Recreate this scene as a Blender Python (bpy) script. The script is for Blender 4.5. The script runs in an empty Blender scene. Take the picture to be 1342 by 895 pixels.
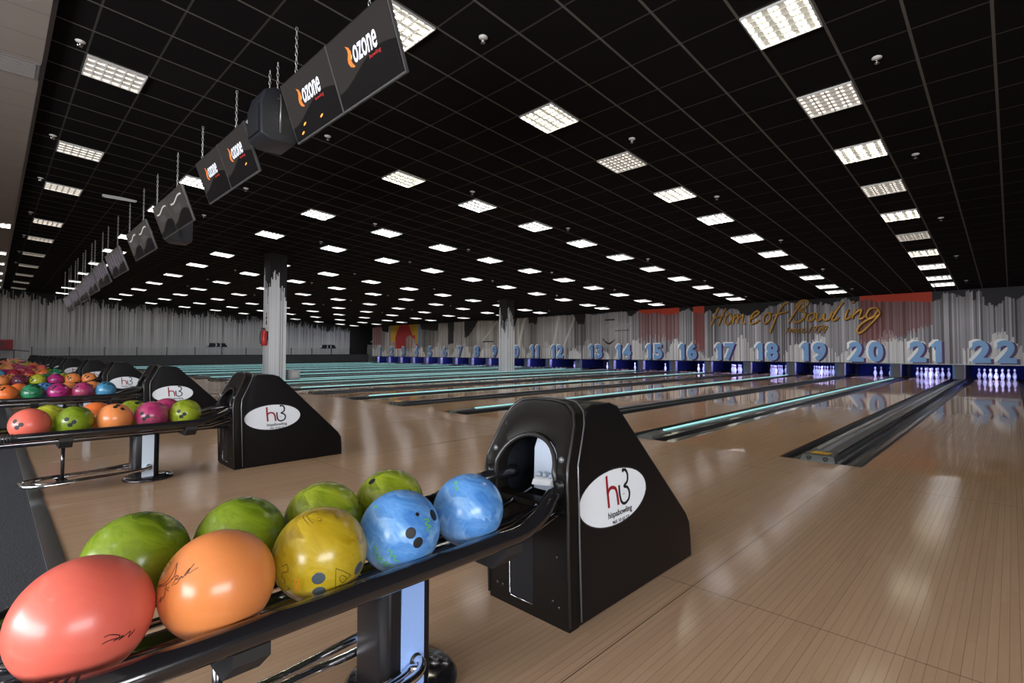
import bpy, bmesh, math, random
import numpy as np
from mathutils import Vector, Matrix
R = random.Random(7)
PI = math.pi
COL = bpy.context.scene.collection

# ------------------------------------------------------------------ materials
def nodes_of(m):
    m.use_nodes = True
    nt = m.node_tree
    return nt, nt.nodes['Principled BSDF']

def mat(name, col, rough=.5, metal=0., emit=None, es=0., coat=0., spec=None):
    m = bpy.data.materials.new(name)
    nt, b = nodes_of(m)
    b.inputs['Base Color'].default_value = (*col, 1)
    b.inputs['Roughness'].default_value = rough
    b.inputs['Metallic'].default_value = metal
    if coat:
        b.inputs['Coat Weight'].default_value = coat
        b.inputs['Coat Roughness'].default_value = .06
    if spec is not None:
        b.inputs['Specular IOR Level'].default_value = spec
    if emit:
        b.inputs['Emission Color'].default_value = (*emit, 1)
        b.inputs['Emission Strength'].default_value = es
    return m

class NT:
    """small helper around a node tree"""
    def __init__(s, m):
        s.nt, s.b = nodes_of(m)
    def n(s, t, **kw):
        x = s.nt.nodes.new(t)
        for k, v in kw.items():
            setattr(x, k, v)
        return x
    def l(s, a, b):
        s.nt.links.new(a, b)
    def math(s, op, a, b=None, c=None):
        x = s.n('ShaderNodeMath', operation=op)
        for i, v in enumerate((a, b, c)):
            if v is None:
                continue
            if isinstance(v, (int, float)):
                x.inputs[i].default_value = v
            else:
                s.l(v, x.inputs[i])
        return x.outputs[0]
    def ramp(s, fac, stops, interp='LINEAR'):
        x = s.n('ShaderNodeValToRGB')
        x.color_ramp.interpolation = interp
        e = x.color_ramp.elements
        while len(e) < len(stops):
            e.new(.5)
        for i, (p, c) in enumerate(stops):
            e[i].position = p
            e[i].color = (*c, 1)
        s.l(fac, x.inputs[0])
        return x.outputs[0]
    def mix(s, fac, a, b, mode='MIX'):
        x = s.n('ShaderNodeMix', data_type='RGBA', blend_type=mode)
        for i, v in ((0, fac), (6, a), (7, b)):
            if isinstance(v, (int, float)):
                x.inputs[i].default_value = v
            elif isinstance(v, tuple):
                x.inputs[i].default_value = (*v, 1)
            else:
                s.l(v, x.inputs[i])
        return x.outputs[2]
    def obj(s):
        return s.n('ShaderNodeTexCoord').outputs['Object']
    def xyz(s):
        x = s.n('ShaderNodeSeparateXYZ')
        s.l(s.obj(), x.inputs[0])
        return x.outputs
    def comb(s, x, y, z=0.):
        c = s.n('ShaderNodeCombineXYZ')
        for i, v in enumerate((x, y, z)):
            if isinstance(v, (int, float)):
                c.inputs[i].default_value = v
            else:
                s.l(v, c.inputs[i])
        return c.outputs[0]
    def noise(s, vec, scale, detail=4, rough=.55, dist=0.):
        x = s.n('ShaderNodeTexNoise')
        x.inputs['Scale'].default_value = scale
        x.inputs['Detail'].default_value = detail
        x.inputs['Roughness'].default_value = rough
        x.inputs['Distortion'].default_value = dist
        s.l(vec, x.inputs['Vector'])
        return x.outputs['Fac']
    def white(s, vec):
        x = s.n('ShaderNodeTexWhiteNoise', noise_dimensions='3D')
        s.l(vec, x.inputs[0])
        return x.outputs['Value']
    def set(s, name, v):
        s.l(v, s.b.inputs[name])
    def bump(s, h, strength, dist=.01):
        x = s.n('ShaderNodeBump')
        x.inputs['Strength'].default_value = strength
        x.inputs['Distance'].default_value = dist
        s.l(h, x.inputs['Height'])
        s.l(x.outputs[0], s.b.inputs['Normal'])

BOARD = .0273
def wood(name, a, b, r0, r1, seams):
    m = mat(name, a, r0, spec=(.26 if seams else .24))
    t = NT(m)
    t.b.inputs['IOR'].default_value = 1.22 if seams else 1.30
    X, Y, Z = t.xyz()
    row = t.math('FLOOR', t.math('DIVIDE', Y, BOARD))
    wr = t.white(t.comb(row, 1.3, 0.))
    seg = t.math('FLOOR', t.math('ADD', t.math('DIVIDE', X, 1.3), t.math('MULTIPLY', wr, 7.)))
    w = t.white(t.comb(row, seg, 2.))
    grain = t.noise(t.comb(t.math('MULTIPLY', X, 1.6), t.math('MULTIPLY', Y, 45.), w), 1.6, 5, .6, .3)
    big = t.noise(t.obj(), .7, 3)
    c = t.mix(t.math('MULTIPLY', w, .55), a, b)
    c = t.mix(t.math('MULTIPLY', grain, .55), c, tuple(v * .72 for v in b))
    c = t.mix(t.math('MULTIPLY', big, .28), c, tuple(v * .82 for v in a))
    fr = t.math('FRACT', t.math('DIVIDE', Y, BOARD))
    line = t.math('LESS_THAN', fr, .07)
    strong = t.math('MULTIPLY', line, t.math('ADD', .22, t.math('MULTIPLY', t.white(t.comb(row, 5., 0.)), .34)))
    c = t.mix(strong, c, (.10, .055, .03))
    if seams:
        py = t.math('FRACT', t.math('DIVIDE', t.math('SUBTRACT', Y, .999), 1.75))
        px = t.math('FRACT', t.math('DIVIDE', t.math('SUBTRACT', X, 2.05), 2.44))
        sm = t.math('MAXIMUM', t.math('LESS_THAN', py, .0028), t.math('LESS_THAN', px, .0016))
        c = t.mix(t.math('MULTIPLY', sm, .75), c, (.05, .03, .02))
    t.set('Base Color', c)
    sc = t.noise(t.obj(), 2.2, 6, .65)
    rr = t.n('ShaderNodeMapRange')
    rr.inputs[3].default_value = r0
    rr.inputs[4].default_value = r1
    t.l(sc, rr.inputs[0])
    t.set('Roughness', rr.outputs[0])
    t.bump(t.noise(t.comb(t.math('MULTIPLY', X, .35), Y), 2.4, 2), .012, .02)
    return m

M = {}
M['approach'] = wood('approach_wood', (.55, .365, .235), (.44, .28, .175), .08, .19, True)
M['lane'] = wood('lane_wood', (.62, .395, .24), (.50, .305, .18), .03, .065, False)
M['trim'] = mat('edge_metal', (.12, .12, .12), .35, .6)
M['black'] = mat('black_gloss', (.009, .008, .0095), .35, 0, spec=.35)
M['hood'] = mat('hood_plastic', (.0072, .006, .0066), .38, 0, spec=.25)
M['hoodfront'] = mat('hood_front_plastic', (.0075, .006, .005), .45, 0, spec=.16)
t = NT(M['hood']); t.bump(t.noise(t.obj(), 220, 2), .12, .002)
M['hoodedge'] = mat('hood_edge_bead', (.022, .020, .020), .34, .2, coat=.15)
M['pocket'] = mat('pocket_plastic', (.006, .006, .009), .45, spec=.3)
M['seam'] = mat('hood_seam_metal', (.20, .20, .22), .3, .6)
M['inside'] = mat('hood_inside', (.02, .024, .035), .5)
M['chrome'] = mat('chrome', (.75, .75, .78), .08, 1)
M['darkchrome'] = mat('dark_chrome', (.32, .31, .33), .14, 1)
M['silver'] = mat('silver_plate', (.42, .47, .56), .4, .15)
M['white'] = mat('white_plastic', (.8, .82, .85), .3)
M['rail'] = mat('rail_black', (.012, .011, .013), .17, 0, coat=.8)
M['rubber'] = mat('rubber', (.015, .013, .014), .6)
M['post_blue'] = mat('post_panel_blue', (.30, .47, .88), .4)
M['post_pale'] = mat('post_panel_pale', (.62, .70, .80), .35, .1)
M['logo_white'] = mat('logo_white', (.80, .83, .88), .35)
M['logo_red'] = mat('logo_red', (.30, .012, .018), .4)
M['logo_black'] = mat('logo_black', (.008, .008, .012), .4)
M['gutter'] = mat('gutter_grey', (.022, .022, .024), .28, 0, coat=.3)
M['divider'] = mat('divider_dark', (.028, .028, .031), .32, .1, coat=.3)
M['cap'] = mat('return_cap', (.075, .078, .085), .42, .3)
M['cap2'] = mat('return_cap_strip', (.30, .31, .36), .4, .3)
M['capnose'] = mat('return_cap_nose', (.07, .075, .07), .5, .1)
M['sticker'] = mat('yellow_sticker', (.75, .42, .02), .5)
M['led'] = mat('led_and_glow_strip', (.3, .8, .8), .4, 0, (.40, .80, .80), .25)
M['pin'] = mat('pin_white', (.86, .86, .88), .25)
t = NT(M['pin'])
z = t.xyz()[2]
st = t.math('MAXIMUM', t.math('COMPARE', z, .268, .006), t.math('COMPARE', z, .292, .006))
t.set('Base Color', t.mix(st, (.86, .86, .88), (.6, .03, .03)))
M['pit'] = mat('pit_blue', (.0012, .004, .05), .7, spec=.1)
M['kick'] = mat('kickback_grey', (.17, .16, .15), .7, spec=.2)
M['partition'] = mat('partition_navy', (.006, .009, .035), .6, spec=.1)
M['kickblue'] = mat('kickback_blue', (.06, .16, .30), .5)
M['uv'] = mat('uv_lamp', (.2, .2, .9), .4, 0, (.30, .34, 1.0), 62.)
M['num_blue'] = mat('number_blue', (.20, .40, .70), .5)
M['num_white'] = mat('number_white', (.90, .91, .90), .5)
M['num_purple'] = mat('number_purple', (.07, .02, .12), .5)
M['gold'] = mat('gold_script', (.52, .27, .045), .35, .35)
M['gold_dark'] = mat('gold_script_edge', (.10, .05, .02), .6)
M['beige'] = mat('beige_panel', (.58, .50, .43), .7)
t = NT(M['beige'])
Y = t.xyz()[1]
ln = t.math('LESS_THAN', t.math('FRACT', t.math('DIVIDE', Y, .6)), .022)
t.set('Base Color', t.mix(t.math('MULTIPLY', ln, .6), t.mix(t.noise(t.obj(), 1.2), (.29, .245, .21), (.33, .28, .24)), (.12, .10, .09)))
M['darkwall'] = mat('dark_wall', (.015, .014, .015), .8)
M['plainwall'] = mat('warm_wall', (.42, .38, .34), .8)
M['carpet'] = mat('carpet', (.04, .043, .055), .95)
t = NT(M['carpet'])
n1 = t.noise(t.obj(), 160, 3, .7)
n2 = t.noise(t.obj(), 9, 4)
t.set('Base Color', t.mix(n2, t.ramp(n1, [(.3, (.012, .013, .018)), (.72, (.085, .09, .11))]), (.045, .045, .055)))
t.bump(n1, .6, .01)
M['screen_shell'] = mat('screen_shell', (.012, .012, .013), .3, 0, coat=.4)
M['bezel'] = mat('bezel_edge', (.22, .21, .21), .3, .6)
M['ozone_white'] = mat('logo_text_white', (.8, .8, .85), .4, 0, (.75, .78, .9), .26)
M['flame'] = mat('flame_orange', (.8, .2, .04), .4, 0, (.75, .16, .03), .17)
M['flame2'] = mat('flame_yellow', (.6, .5, .12), .4, 0, (.5, .42, .12), .16)
M['red_txt'] = mat('caption_red', (.5, .03, .03), .4, 0, (.42, .03, .03), .16)
M['chain'] = mat('chain_steel', (.62, .60, .58), .35, .8)
M['speaker'] = mat('speaker_black', (.022, .023, .03), .42)
M['speaker_grille'] = mat('speaker_grille', (.008, .008, .011), .7)
M['red'] = mat('extinguisher_red', (.55, .03, .03), .3)
M['redbox'] = mat('cabinet_red', (.34, .03, .045), .4)
M['reddark'] = mat('cabinet_dark_red', (.12, .008, .016), .4)
M['lowwall'] = mat('low_wall_grey', (.06, .06, .062), .6)
M['glass'] = mat('glass', (.75, .8, .85), .05)
nt, b = nodes_of(M['glass'])
b.inputs['Transmission Weight'].default_value = 1.
b.inputs['IOR'].default_value = 1.05
b.inputs['Alpha'].default_value = .35
M['greybox'] = mat('grey_box', (.42, .43, .43), .5)
M['holes'] = mat('finger_hole_black', (.006, .006, .007), .55)
M['holegrey'] = mat('finger_hole_insert', (.06, .08, .095), .35)
M['screwm'] = mat('screw_steel', (.16, .16, .17), .4, .5)
M['ink'] = mat('ink_dark', (.035, .01, .012), .4)
M['ink_black'] = mat('ink_black', (.012, .01, .015), .4)
M['ink_green'] = mat('ink_green', (.12, .45, .12), .4)
M['ink_orange'] = mat('ink_orange', (.75, .25, .02), .4)
M['sprk'] = mat('sprinkler_white', (.7, .68, .64), .4)
M['louvre'] = mat('louvre_aluminium', (.32, .31, .29), .35, .3)
M['lframe'] = mat('light_frame', (.55, .53, .50), .5)

# ceiling tiles
M['ceil'] = mat('ceiling_tiles', (.014, .013, .013), 1., spec=.05)
t = NT(M['ceil'])
X, Y, Z = t.xyz()
fx = t.math('FRACT', t.math('DIVIDE', t.math('ADD', X, 60 - 4.896 + .010), .6))
fy = t.math('FRACT', t.math('DIVIDE', t.math('ADD', Y, 60 - 4.264 + .013), .6))
gx = t.math('LESS_THAN', fx, .034)
gy = t.math('LESS_THAN', fy, .044)
tile = t.white(t.comb(t.math('FLOOR', t.math('DIVIDE', t.math('ADD', X, 60 - 4.896), .6)), t.math('FLOOR', t.math('DIVIDE', t.math('ADD', Y, 60 - 4.264), .6)), 0.))
base = t.mix(t.math('MULTIPLY', t.math('GREATER_THAN', tile, .97), .5), (.0065, .0055, .0052), (.018, .016, .014))
base = t.mix(t.noise(t.obj(), 150, 2), base, (.0115, .0100, .0095))
c = t.mix(gx, base, (.052, .046, .041))
c = t.mix(gy, c, (.105, .094, .082))
t.set('Base Color', c)
t.set('Roughness', t.math('SUBTRACT', 1., t.math('MULTIPLY', gy, .4)))

def light_mat(name, col, strength, dark):
    """lamp plane seen through the louvre: bright tube bands, darker reflector between"""
    m = mat(name, (.5, .5, .5), .5)
    t = NT(m)
    X, Y, Z = t.xyz()
    u = t.math('FRACT', t.math('DIVIDE', t.math('ADD', Y, .285), .1425))
    v = t.math('FRACT', t.math('DIVIDE', t.math('ADD', X, .285), .095))
    band = t.math('SMOOTH_MIN', t.math('MULTIPLY', t.math('ABSOLUTE', t.math('SUBTRACT', u, .5)), 2.), 1., .1)
    nz = t.noise(t.obj(), 11, 2, .5)
    f = t.math('MULTIPLY', t.math('GREATER_THAN', t.math('ADD', band, t.math('MULTIPLY', nz, .7)), .78), t.math('LESS_THAN', v, .80))
    e = t.mix(f, tuple(x * dark for x in col), col)
    t.set('Emission Color', e)
    t.b.inputs['Emission Strength'].default_value = strength
    return m
M['lamp_bright'] = light_mat('lamp_bright', (1., .93, .74), 11., .008)
M['lamp_white'] = light_mat('lamp_white', (.96, .97, 1.), 12., .010)
M['lamp_dim'] = light_mat('lamp_dim', (1., .88, .74), .8, .12)

def attr_mat(name, rough=.75):
    m = mat(name, (.5, .5, .5), rough)
    t = NT(m)
    a = t.n('ShaderNodeAttribute', attribute_name='paint')
    wear = t.noise(t.obj(), 35, 4, .7)
    t.set('Base Color', t.mix(t.math('MULTIPLY', wear, .35), a.outputs['Color'], (.12, .11, .11), 'MULTIPLY') if 0 else t.mix(t.math('MULTIPLY', wear, .16), a.outputs['Color'], (.07, .065, .06)))
    return m
M['mural'] = attr_mat('mural_paint')

def ball_mat(name, a, b, c=None, swirl=3.2, amt=1., rough=.10, lo=.38, hi=.66):
    m = mat(name, a, rough + .14, 0, coat=.12)
    m.node_tree.nodes['Principled BSDF'].inputs['Coat Roughness'].default_value = .12
    t = NT(m)
    o = t.obj()
    d = t.noise(o, 2.2 / .216 * .45, 3, .5, 1.2)
    mp = t.n('ShaderNodeVectorMath', operation='ADD')
    t.l(o, mp.inputs[0])
    sc = t.n('ShaderNodeVectorMath', operation='SCALE')
    t.l(t.comb(d, d, t.math('MULTIPLY', d, .6)), sc.inputs[0])
    sc.inputs['Scale'].default_value = .30
    t.l(sc.outputs[0], mp.inputs[1])
    sp = t.n('ShaderNodeSeparateXYZ'); t.l(mp.outputs[0], sp.inputs[0])
    n = t.noise(t.comb(t.math('MULTIPLY', sp.outputs[0], .45), t.math('ADD', sp.outputs[1], t.math('MULTIPLY', sp.outputs[0], .3)), t.math('MULTIPLY', sp.outputs[2], 1.7)), swirl * 2.6, 5, .6, 1.1)
    stops = [(lo, a), (hi, b)] if c is None else [(lo, a), ((lo + hi) / 2, b), (hi, c)]
    col = t.ramp(n, stops)
    t.set('Base Color', t.mix(amt, a, col))
    return m
BM = {
 'coral': ball_mat('ball_coral', (.74, .13, .09), (.78, .155, .105), amt=.6, rough=.2),
 'orange': ball_mat('ball_orange', (.76, .25, .075), (.72, .22, .06), amt=.6, rough=.14),
 'burnt orange': ball_mat('ball_burnt', (.78, .16, .035), (.82, .21, .05), amt=.7, rough=.14),
 'yellow': ball_mat('ball_yellow', (.37, .24, .008), (.48, .34, .02), (.29, .18, .006), 2.0, 1., .12),
 'lime': ball_mat('ball_lime', (.16, .21, .010), (.30, .36, .025), (.13, .18, .008), 2.0, 1., .12),
 'green': ball_mat('ball_green', (.10, .16, .006), (.20, .28, .015), (.07, .12, .005), 1.6, 1., .12),
 'olive': ball_mat('ball_olive', (.30, .33, .01), (.48, .50, .05), (.2, .22, .01), 2.4, 1., .12),
 'emerald': ball_mat('ball_emerald', (.008, .12, .05), (.03, .22, .10), (.005, .07, .03), 3., 1., .12),
 'sky blue': ball_mat('ball_blue', (.055, .19, .52), (.11, .30, .66), (.26, .48, .80), 2.8, 1., .13, .36, .70),
 'teal blue': ball_mat('ball_teal', (.03, .16, .30), (.10, .32, .50), None, 3., 1., .13),
 'magenta': ball_mat('ball_magenta', (.30, .008, .11), (.45, .03, .20), (.16, .01, .05), 3., 1., .12),
 'raspberry': ball_mat('ball_raspberry', (.30, .012, .10), (.42, .05, .14), (.09, .045, .025), 4.2, 1., .14),
 'plum': ball_mat('ball_plum', (.045, .008, .02), (.17, .03, .06), (.03, .008, .015), 3.6, 1., .12),
 'crimson': ball_mat('ball_crimson', (.30, .008, .03), (.40, .03, .05), (.2, .005, .02), 3., 1., .12),
}

# ------------------------------------------------------------------ mesh builder
class MB:
    def __init__(s, off=(0, 0, 0)):
        s.v = []; s.f = []; s.mi = []; s.off = Vector(off); s.sm = []
    def add(s, vs, fs, mi=0, smooth=False):
        o = len(s.v)
        s.v += [tuple(Vector(p) - s.off) for p in vs]
        for f in fs:
            s.f.append([i + o for i in f]); s.mi.append(mi); s.sm.append(smooth)
        return s
    def box(s, a, b, mi=0):
        x0, y0, z0 = a; x1, y1, z1 = b
        return s.add([(x0, y0, z0), (x1, y0, z0), (x1, y1, z0), (x0, y1, z0), (x0, y0, z1), (x1, y0, z1), (x1, y1, z1), (x0, y1, z1)],
                     [(0, 3, 2, 1), (4, 5, 6, 7), (0, 1, 5, 4), (1, 2, 6, 5), (2, 3, 7, 6), (3, 0, 4, 7)], mi)
    def hexa(s, p, mi=0):
        return s.add(p, [(0, 3, 2, 1), (4, 5, 6, 7), (0, 1, 5, 4), (1, 2, 6, 5), (2, 3, 7, 6), (3, 0, 4, 7)], mi)
    def prism(s, pts, axis, a, b, mi=0, smooth=False):
        """pts: polygon in the two other axes"""
        n = len(pts)
        def P(p, t):
            if axis == 0: return (t, p[0], p[1])
            if axis == 1: return (p[0], t, p[1])
            return (p[0], p[1], t)
        vs = [P(p, a) for p in pts] + [P(p, b) for p in pts]
        fs = [tuple(range(n))[::-1], tuple(range(n, 2 * n))] + [(i, (i + 1) % n, (i + 1) % n + n, i + n) for i in range(n)]
        return s.add(vs, fs, mi, smooth)
    def lathe(s, prof, c=(0, 0, 0), n=24, axis=2, mi=0, smooth=True):
        vs = []; fs = []
        for r, h in prof:
            for k in range(n):
                a = 2 * PI * k / n
                x, y = r * math.cos(a), r * math.sin(a)
                p = (x, y, h) if axis == 2 else ((h, x, y) if axis == 0 else (x, h, y))
                vs.append((c[0] + p[0], c[1] + p[1], c[2] + p[2]))
        for i in range(len(prof) - 1):
            for k in range(n):
                fs.append((i * n + k, i * n + (k + 1) % n, (i + 1) * n + (k + 1) % n, (i + 1) * n + k))
        s.add(vs, fs, mi, smooth)
        if prof[0][0] > 1e-6: s.add(vs[:n], [tuple(range(n))[::-1]], mi)
        if prof[-1][0] > 1e-6: s.add(vs[-n:], [tuple(range(n))], mi)
        return s
    def tube(s, pts, r, n=12, closed=False, mi=0, caps=True, flat=None):
        P = [Vector(p) for p in pts]
        m = len(P)
        vs = []; fs = []
        T = []
        for i in range(m):
            if closed: t_ = P[(i + 1) % m] - P[i - 1]
            else: t_ = P[min(i + 1, m - 1)] - P[max(i - 1, 0)]
            T.append(t_.normalized() if t_.length > 1e-9 else Vector((1, 0, 0)))
        up = Vector((0, 0, 1)) if abs(T[0].z) < .9 else Vector((1, 0, 0))
        N = (up - T[0] * up.dot(T[0])).normalized()
        for i in range(m):
            N = N - T[i] * N.dot(T[i])
            if N.length < 1e-6: N = T[i].orthogonal()
            N.normalize()
            B = T[i].cross(N)
            rr = r[i] if isinstance(r, (list, tuple)) else r
            for k in range(n):
                a = 2 * PI * k / n
                vs.append(tuple(P[i] + N * (rr * math.cos(a)) + B * (rr * math.sin(a))))
        e = m if closed else m - 1
        for i in range(e):
            j = (i + 1) % m
            for k in range(n):
                fs.append((i * n + k, i * n + (k + 1) % n, j * n + (k + 1) % n, j * n + k))
        s.add(vs, fs, mi, True)
        if caps and not closed:
            s.add(vs[:n], [tuple(range(n))], mi); s.add(vs[-n:], [tuple(range(n))[::-1]], mi)
        return s
    def build(s, name, mats, parent=None, loc=(0, 0, 0), bevel=0, seg=2, autosm=False, fix=True):
        me = bpy.data.meshes.new(name)
        me.from_pydata(s.v, [], s.f)
        if not isinstance(mats, (list, tuple)): mats = [mats]
        for m_ in mats: me.materials.append(m_)
        me.polygons.foreach_set('material_index', s.mi)
        me.polygons.foreach_set('use_smooth', [bool(x) for x in s.sm])
        if fix:
            bm = bmesh.new(); bm.from_mesh(me)
            bmesh.ops.remove_doubles(bm, verts=bm.verts, dist=1e-5)
            bmesh.ops.recalc_face_normals(bm, faces=bm.faces)
            if bevel:
                es = [e for e in bm.edges if len(e.link_faces) == 2 and e.calc_face_angle(0) > .5]
                bmesh.ops.bevel(bm, geom=es, offset=bevel, segments=seg, affect='EDGES', profile=.6)
                for f in bm.faces: f.smooth = True
            bm.to_mesh(me); bm.free()
            if bevel and hasattr(me, 'set_sharp_from_angle'):
                me.set_sharp_from_angle(angle=.7)
        me.update()
        o = bpy.data.objects.new(name, me)
        COL.objects.link(o)
        o.location = loc
        if parent: o.parent = parent
        return o

def spline(pts, k=6, closed=False):
    P = [Vector(p) for p in pts]; n = len(P); out = []
    seg = n if closed else n - 1
    for i in range(seg):
        if closed: a, b, c, d = P[i - 1], P[i], P[(i + 1) % n], P[(i + 2) % n]
        else: a, b, c, d = P[max(i - 1, 0)], P[i], P[i + 1], P[min(i + 2, n - 1)]
        for j in range(k):
            t_ = j / k
            out.append(.5 * ((2 * b) + (c - a) * t_ + (2 * a - 5 * b + 4 * c - d) * t_ ** 2 + (3 * b - a - 3 * c + d) * t_ ** 3))
    if not closed: out.append(P[-1])
    return out

def tag(o, label, cat, group=None):
    o['label'] = label; o['category'] = cat
    if group: o['group'] = group
    return o
def thing(name, label, cat, loc=(0, 0, 0), group=None):
    o = bpy.data.objects.new(name, None)
    COL.objects.link(o); o.location = loc
    o.empty_display_size = .1
    return tag(o, label, cat, group)
def struct(o):
    o['kind'] = 'structure'; return o
KIDS = {}
def copy_tree(o, parent=None):
    c = o.copy(); COL.objects.link(c)
    if parent: c.parent = parent
    for ch in list(o.children):
        copy_tree(ch, c)
    return c
def dup(root, loc, label, group=None):
    c = copy_tree(root); c.location = loc; c['label'] = label
    if group: c['group'] = group
    return c

def text_mesh(body, shear=0, bold=0., extr=0., res=4):
    cu = bpy.data.curves.new('txt', 'FONT')
    cu.body = body; cu.size = 1; cu.shear = shear; cu.offset = bold; cu.extrude = extr; cu.resolution_u = res
    o = bpy.data.objects.new('txt', cu); COL.objects.link(o)
    bpy.context.view_layer.update()
    me = bpy.data.meshes.new_from_object(o.evaluated_get(bpy.context.evaluated_depsgraph_get()))
    v = np.array([tuple(p.co) for p in me.vertices]); f = [tuple(p.vertices) for p in me.polygons]
    bpy.data.objects.remove(o); bpy.data.curves.remove(cu); bpy.data.meshes.remove(me)
    v[:, 0] -= v[:, 0].min(); v[:, 1] -= v[:, 1].min()
    w = v[:, 0].max(); h = v[:, 1].max()
    v[:, 0] /= w; v[:, 1] /= h
    return v, f
_tc = {}
def put_text(mb, body, fn, w, h, x0, y0, d0=0., d1=.002, mi=0, **kw):
    """fn maps (x, y, depth) into space; text box x0..x0+w, y0..y0+h, between depth d0 and d1"""
    key = (body, tuple(sorted(kw.items())))
    if body == '1':
        P1 = [(.38, 0), (1, 0), (1, 1), (.46, 1), (.0, .80), (.0, .62), (.38, .74)]
        n = len(P1)
        vs = [fn(x0 + a * w, y0 + b_ * h, d) for d in (d0, d1) for a, b_ in P1]
        mb.add(vs, [(0, 1, 2, 3, 6), (3, 4, 5, 6), (n, n + 1, n + 2, n + 3, n + 6), (n + 3, n + 4, n + 5, n + 6)] + [(i, (i + 1) % n, (i + 1) % n + n, i + n) for i in range(n)], mi)
        return
    if key not in _tc: _tc[key] = text_mesh(body, extr=.5, **kw)
    v, f = _tc[key]
    zz = v[:, 2]; zn = (zz - zz.min()) / max(1e-9, zz.max() - zz.min())
    vs = [fn(x0 + a * w, y0 + b_ * h, d0 + c_ * (d1 - d0)) for (a, b_, _), c_ in zip(v, zn)]
    mb.add(vs, f, mi)

# ------------------------------------------------------------------ key dimensions
LP = 1.75                   # lane pitch
GAP = .96                   # extra gap between lanes 12 and 13 where the columns stand
def laneY(n): return .413 + LP * (22 - n) + (GAP if n <= 12 else 0)
XF = 5.106                  # foul line
XW = 22.2                   # mural face
XE = 24.75                  # pit back
C0, SX = 4.5484, .0681      # sloping ceiling
def ceilz(x): return C0 - SX * x
YW = 41.5                   # far side wall
YR = -5.2
XB = -8.0

# ------------------------------------------------------------------ room shell
o = MB().box((.27, YR, -.12), (XF, 39.6, 0)).build('floor', M['approach']); struct(o)
o = MB().box((XB, YR, -.12), (.20, YW, -.004)).build('floor', M['carpet']); struct(o)
o = MB().box((.20, 39.6, -.12), (XE + .6, YW, -.004)).build('floor', M['carpet']); struct(o)
o = MB().box((.20, YR, -.12), (.27, 39.6, .004)).build('trim_1', M['trim'], bevel=.003); struct(o)
o = MB().box((XF, YR, -.2), (XE + .6, 39.6, -.11)).build('floor', M['gutter']); struct(o)
# black ceiling: sloping slab
zb = ceilz(.38); ze = ceilz(XE + .6)
o = MB().hexa([(.38, YR, zb), (XE + .6, YR, ze), (XE + .6, YW, ze), (.38, YW, zb), (.38, YR, zb + .15), (XE + .6, YR, ze + .15), (XE + .6, YW, ze + .15), (.38, YW, zb + .15)]).build('ceiling', M['ceil']); struct(o)
o = MB().box((XB, YR, 4.47), (.36, YW, 4.62)).build('ceiling', M['beige']); struct(o)
o = MB().box((.345, YR, 4.455), (.385, YW, 4.53)).build('trim_2', M['gutter']); struct(o)
o = MB().box((XE + .5, YR, -.2), (XE + .7, YW, 4.7)).build('wall_back', M['darkwall']); struct(o)
mb = MB()
mb.box((XB, YR - .2, -.2), (-3.2, YR, 4.75)).box((1.2, YR - .2, -.2), (XE + .7, YR, 4.75)).box((-3.2, YR - .2, -.2), (1.2, YR, .7)).box((-3.2, YR - .2, 2.5), (1.2, YR, 4.75))
o = mb.build('wall_right', M['darkwall']); struct(o)
mb = MB()
for x in (-3.2, -1.75, -.3, 1.14): mb.box((x, YR - .12, .7), (x + .06, YR - .04, 2.5))
for z in (.7, 2.44): mb.box((-3.2, YR - .12, z), (1.2, YR - .04, z + .06))
o = mb.build('unseen_window_3', M['bezel']); struct(o)  # added side glazing, unseen; its light replaces a flash near the camera
o = MB().box((-3.2, YR - .10, .7), (1.2, YR - .092, 2.5)).build('unseen_window_4', M['glass']); struct(o)
# wall behind the viewer with an unseen glazed front for fill light (cut openings)
mb = MB()
mb.box((XB - .2, YR, -.2), (XB, -3.6, 4.75)).box((XB - .2, 7.4, -.2), (XB, YW, 4.75)).box((XB - .2, -3.6, -.2), (XB, 7.4, .35)).box((XB - .2, -3.6, 3.0), (XB, 7.4, 4.75))
o = mb.build('wall_front', M['plainwall']); struct(o)
mb = MB()
for y in (-3.6, -1.4, .8, 3.0, 5.2, 7.34): mb.box((XB - .12, y, .35), (XB - .04, y + .06, 3.0))
for z in (.35, 2.2, 2.94): mb.box((XB - .12, -3.6, z), (XB - .04, 7.4, z + .06))
o = mb.build('unseen_window_1', M['bezel']); struct(o)
o = MB().box((XB - .10, -3.6, .35), (XB - .092, 7.4, 3.0)).build('unseen_window_2', M['glass']); struct(o)

# ------------------------------------------------------------------ painted walls
def paint_grid(name, us, zs, colfn, place, material):
    """thin vertical strips (us) by rows (zs), one flat paint colour per cell"""
    nu, nz = len(us), len(zs)
    V = [place(u, z) for z in zs for u in us]
    F = [(j * nu + i, j * nu + i + 1, (j + 1) * nu + i + 1, (j + 1) * nu + i) for j in range(nz - 1) for i in range(nu - 1)]
    me = bpy.data.meshes.new(name); me.from_pydata(V, [], F)
    ca = me.color_attributes.new('paint', 'FLOAT_COLOR', 'CORNER')
    uc = (np.array(us)[:-1] + np.array(us)[1:]) / 2; zc = (np.array(zs)[:-1] + np.array(zs)[1:]) / 2
    cols = colfn(uc, zc)                            # (nz-1, nu-1, 3)
    a = np.ones((nz - 1, nu - 1, 4, 4), dtype=np.float32)
    a[..., :3] = cols[:, :, None, :]
    ca.data.foreach_set('color', a.reshape(-1))
    me.materials.append(material)
    o = bpy.data.objects.new(name, me); COL.objects.link(o)
    return o
rng = np.random.default_rng(5)
def strips(a, b, lo=.022, hi=.060):
    out = [a]
    while out[-1] < b: out.append(out[-1] + rng.uniform(lo, hi))
    out[-1] = b
    return out

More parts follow.
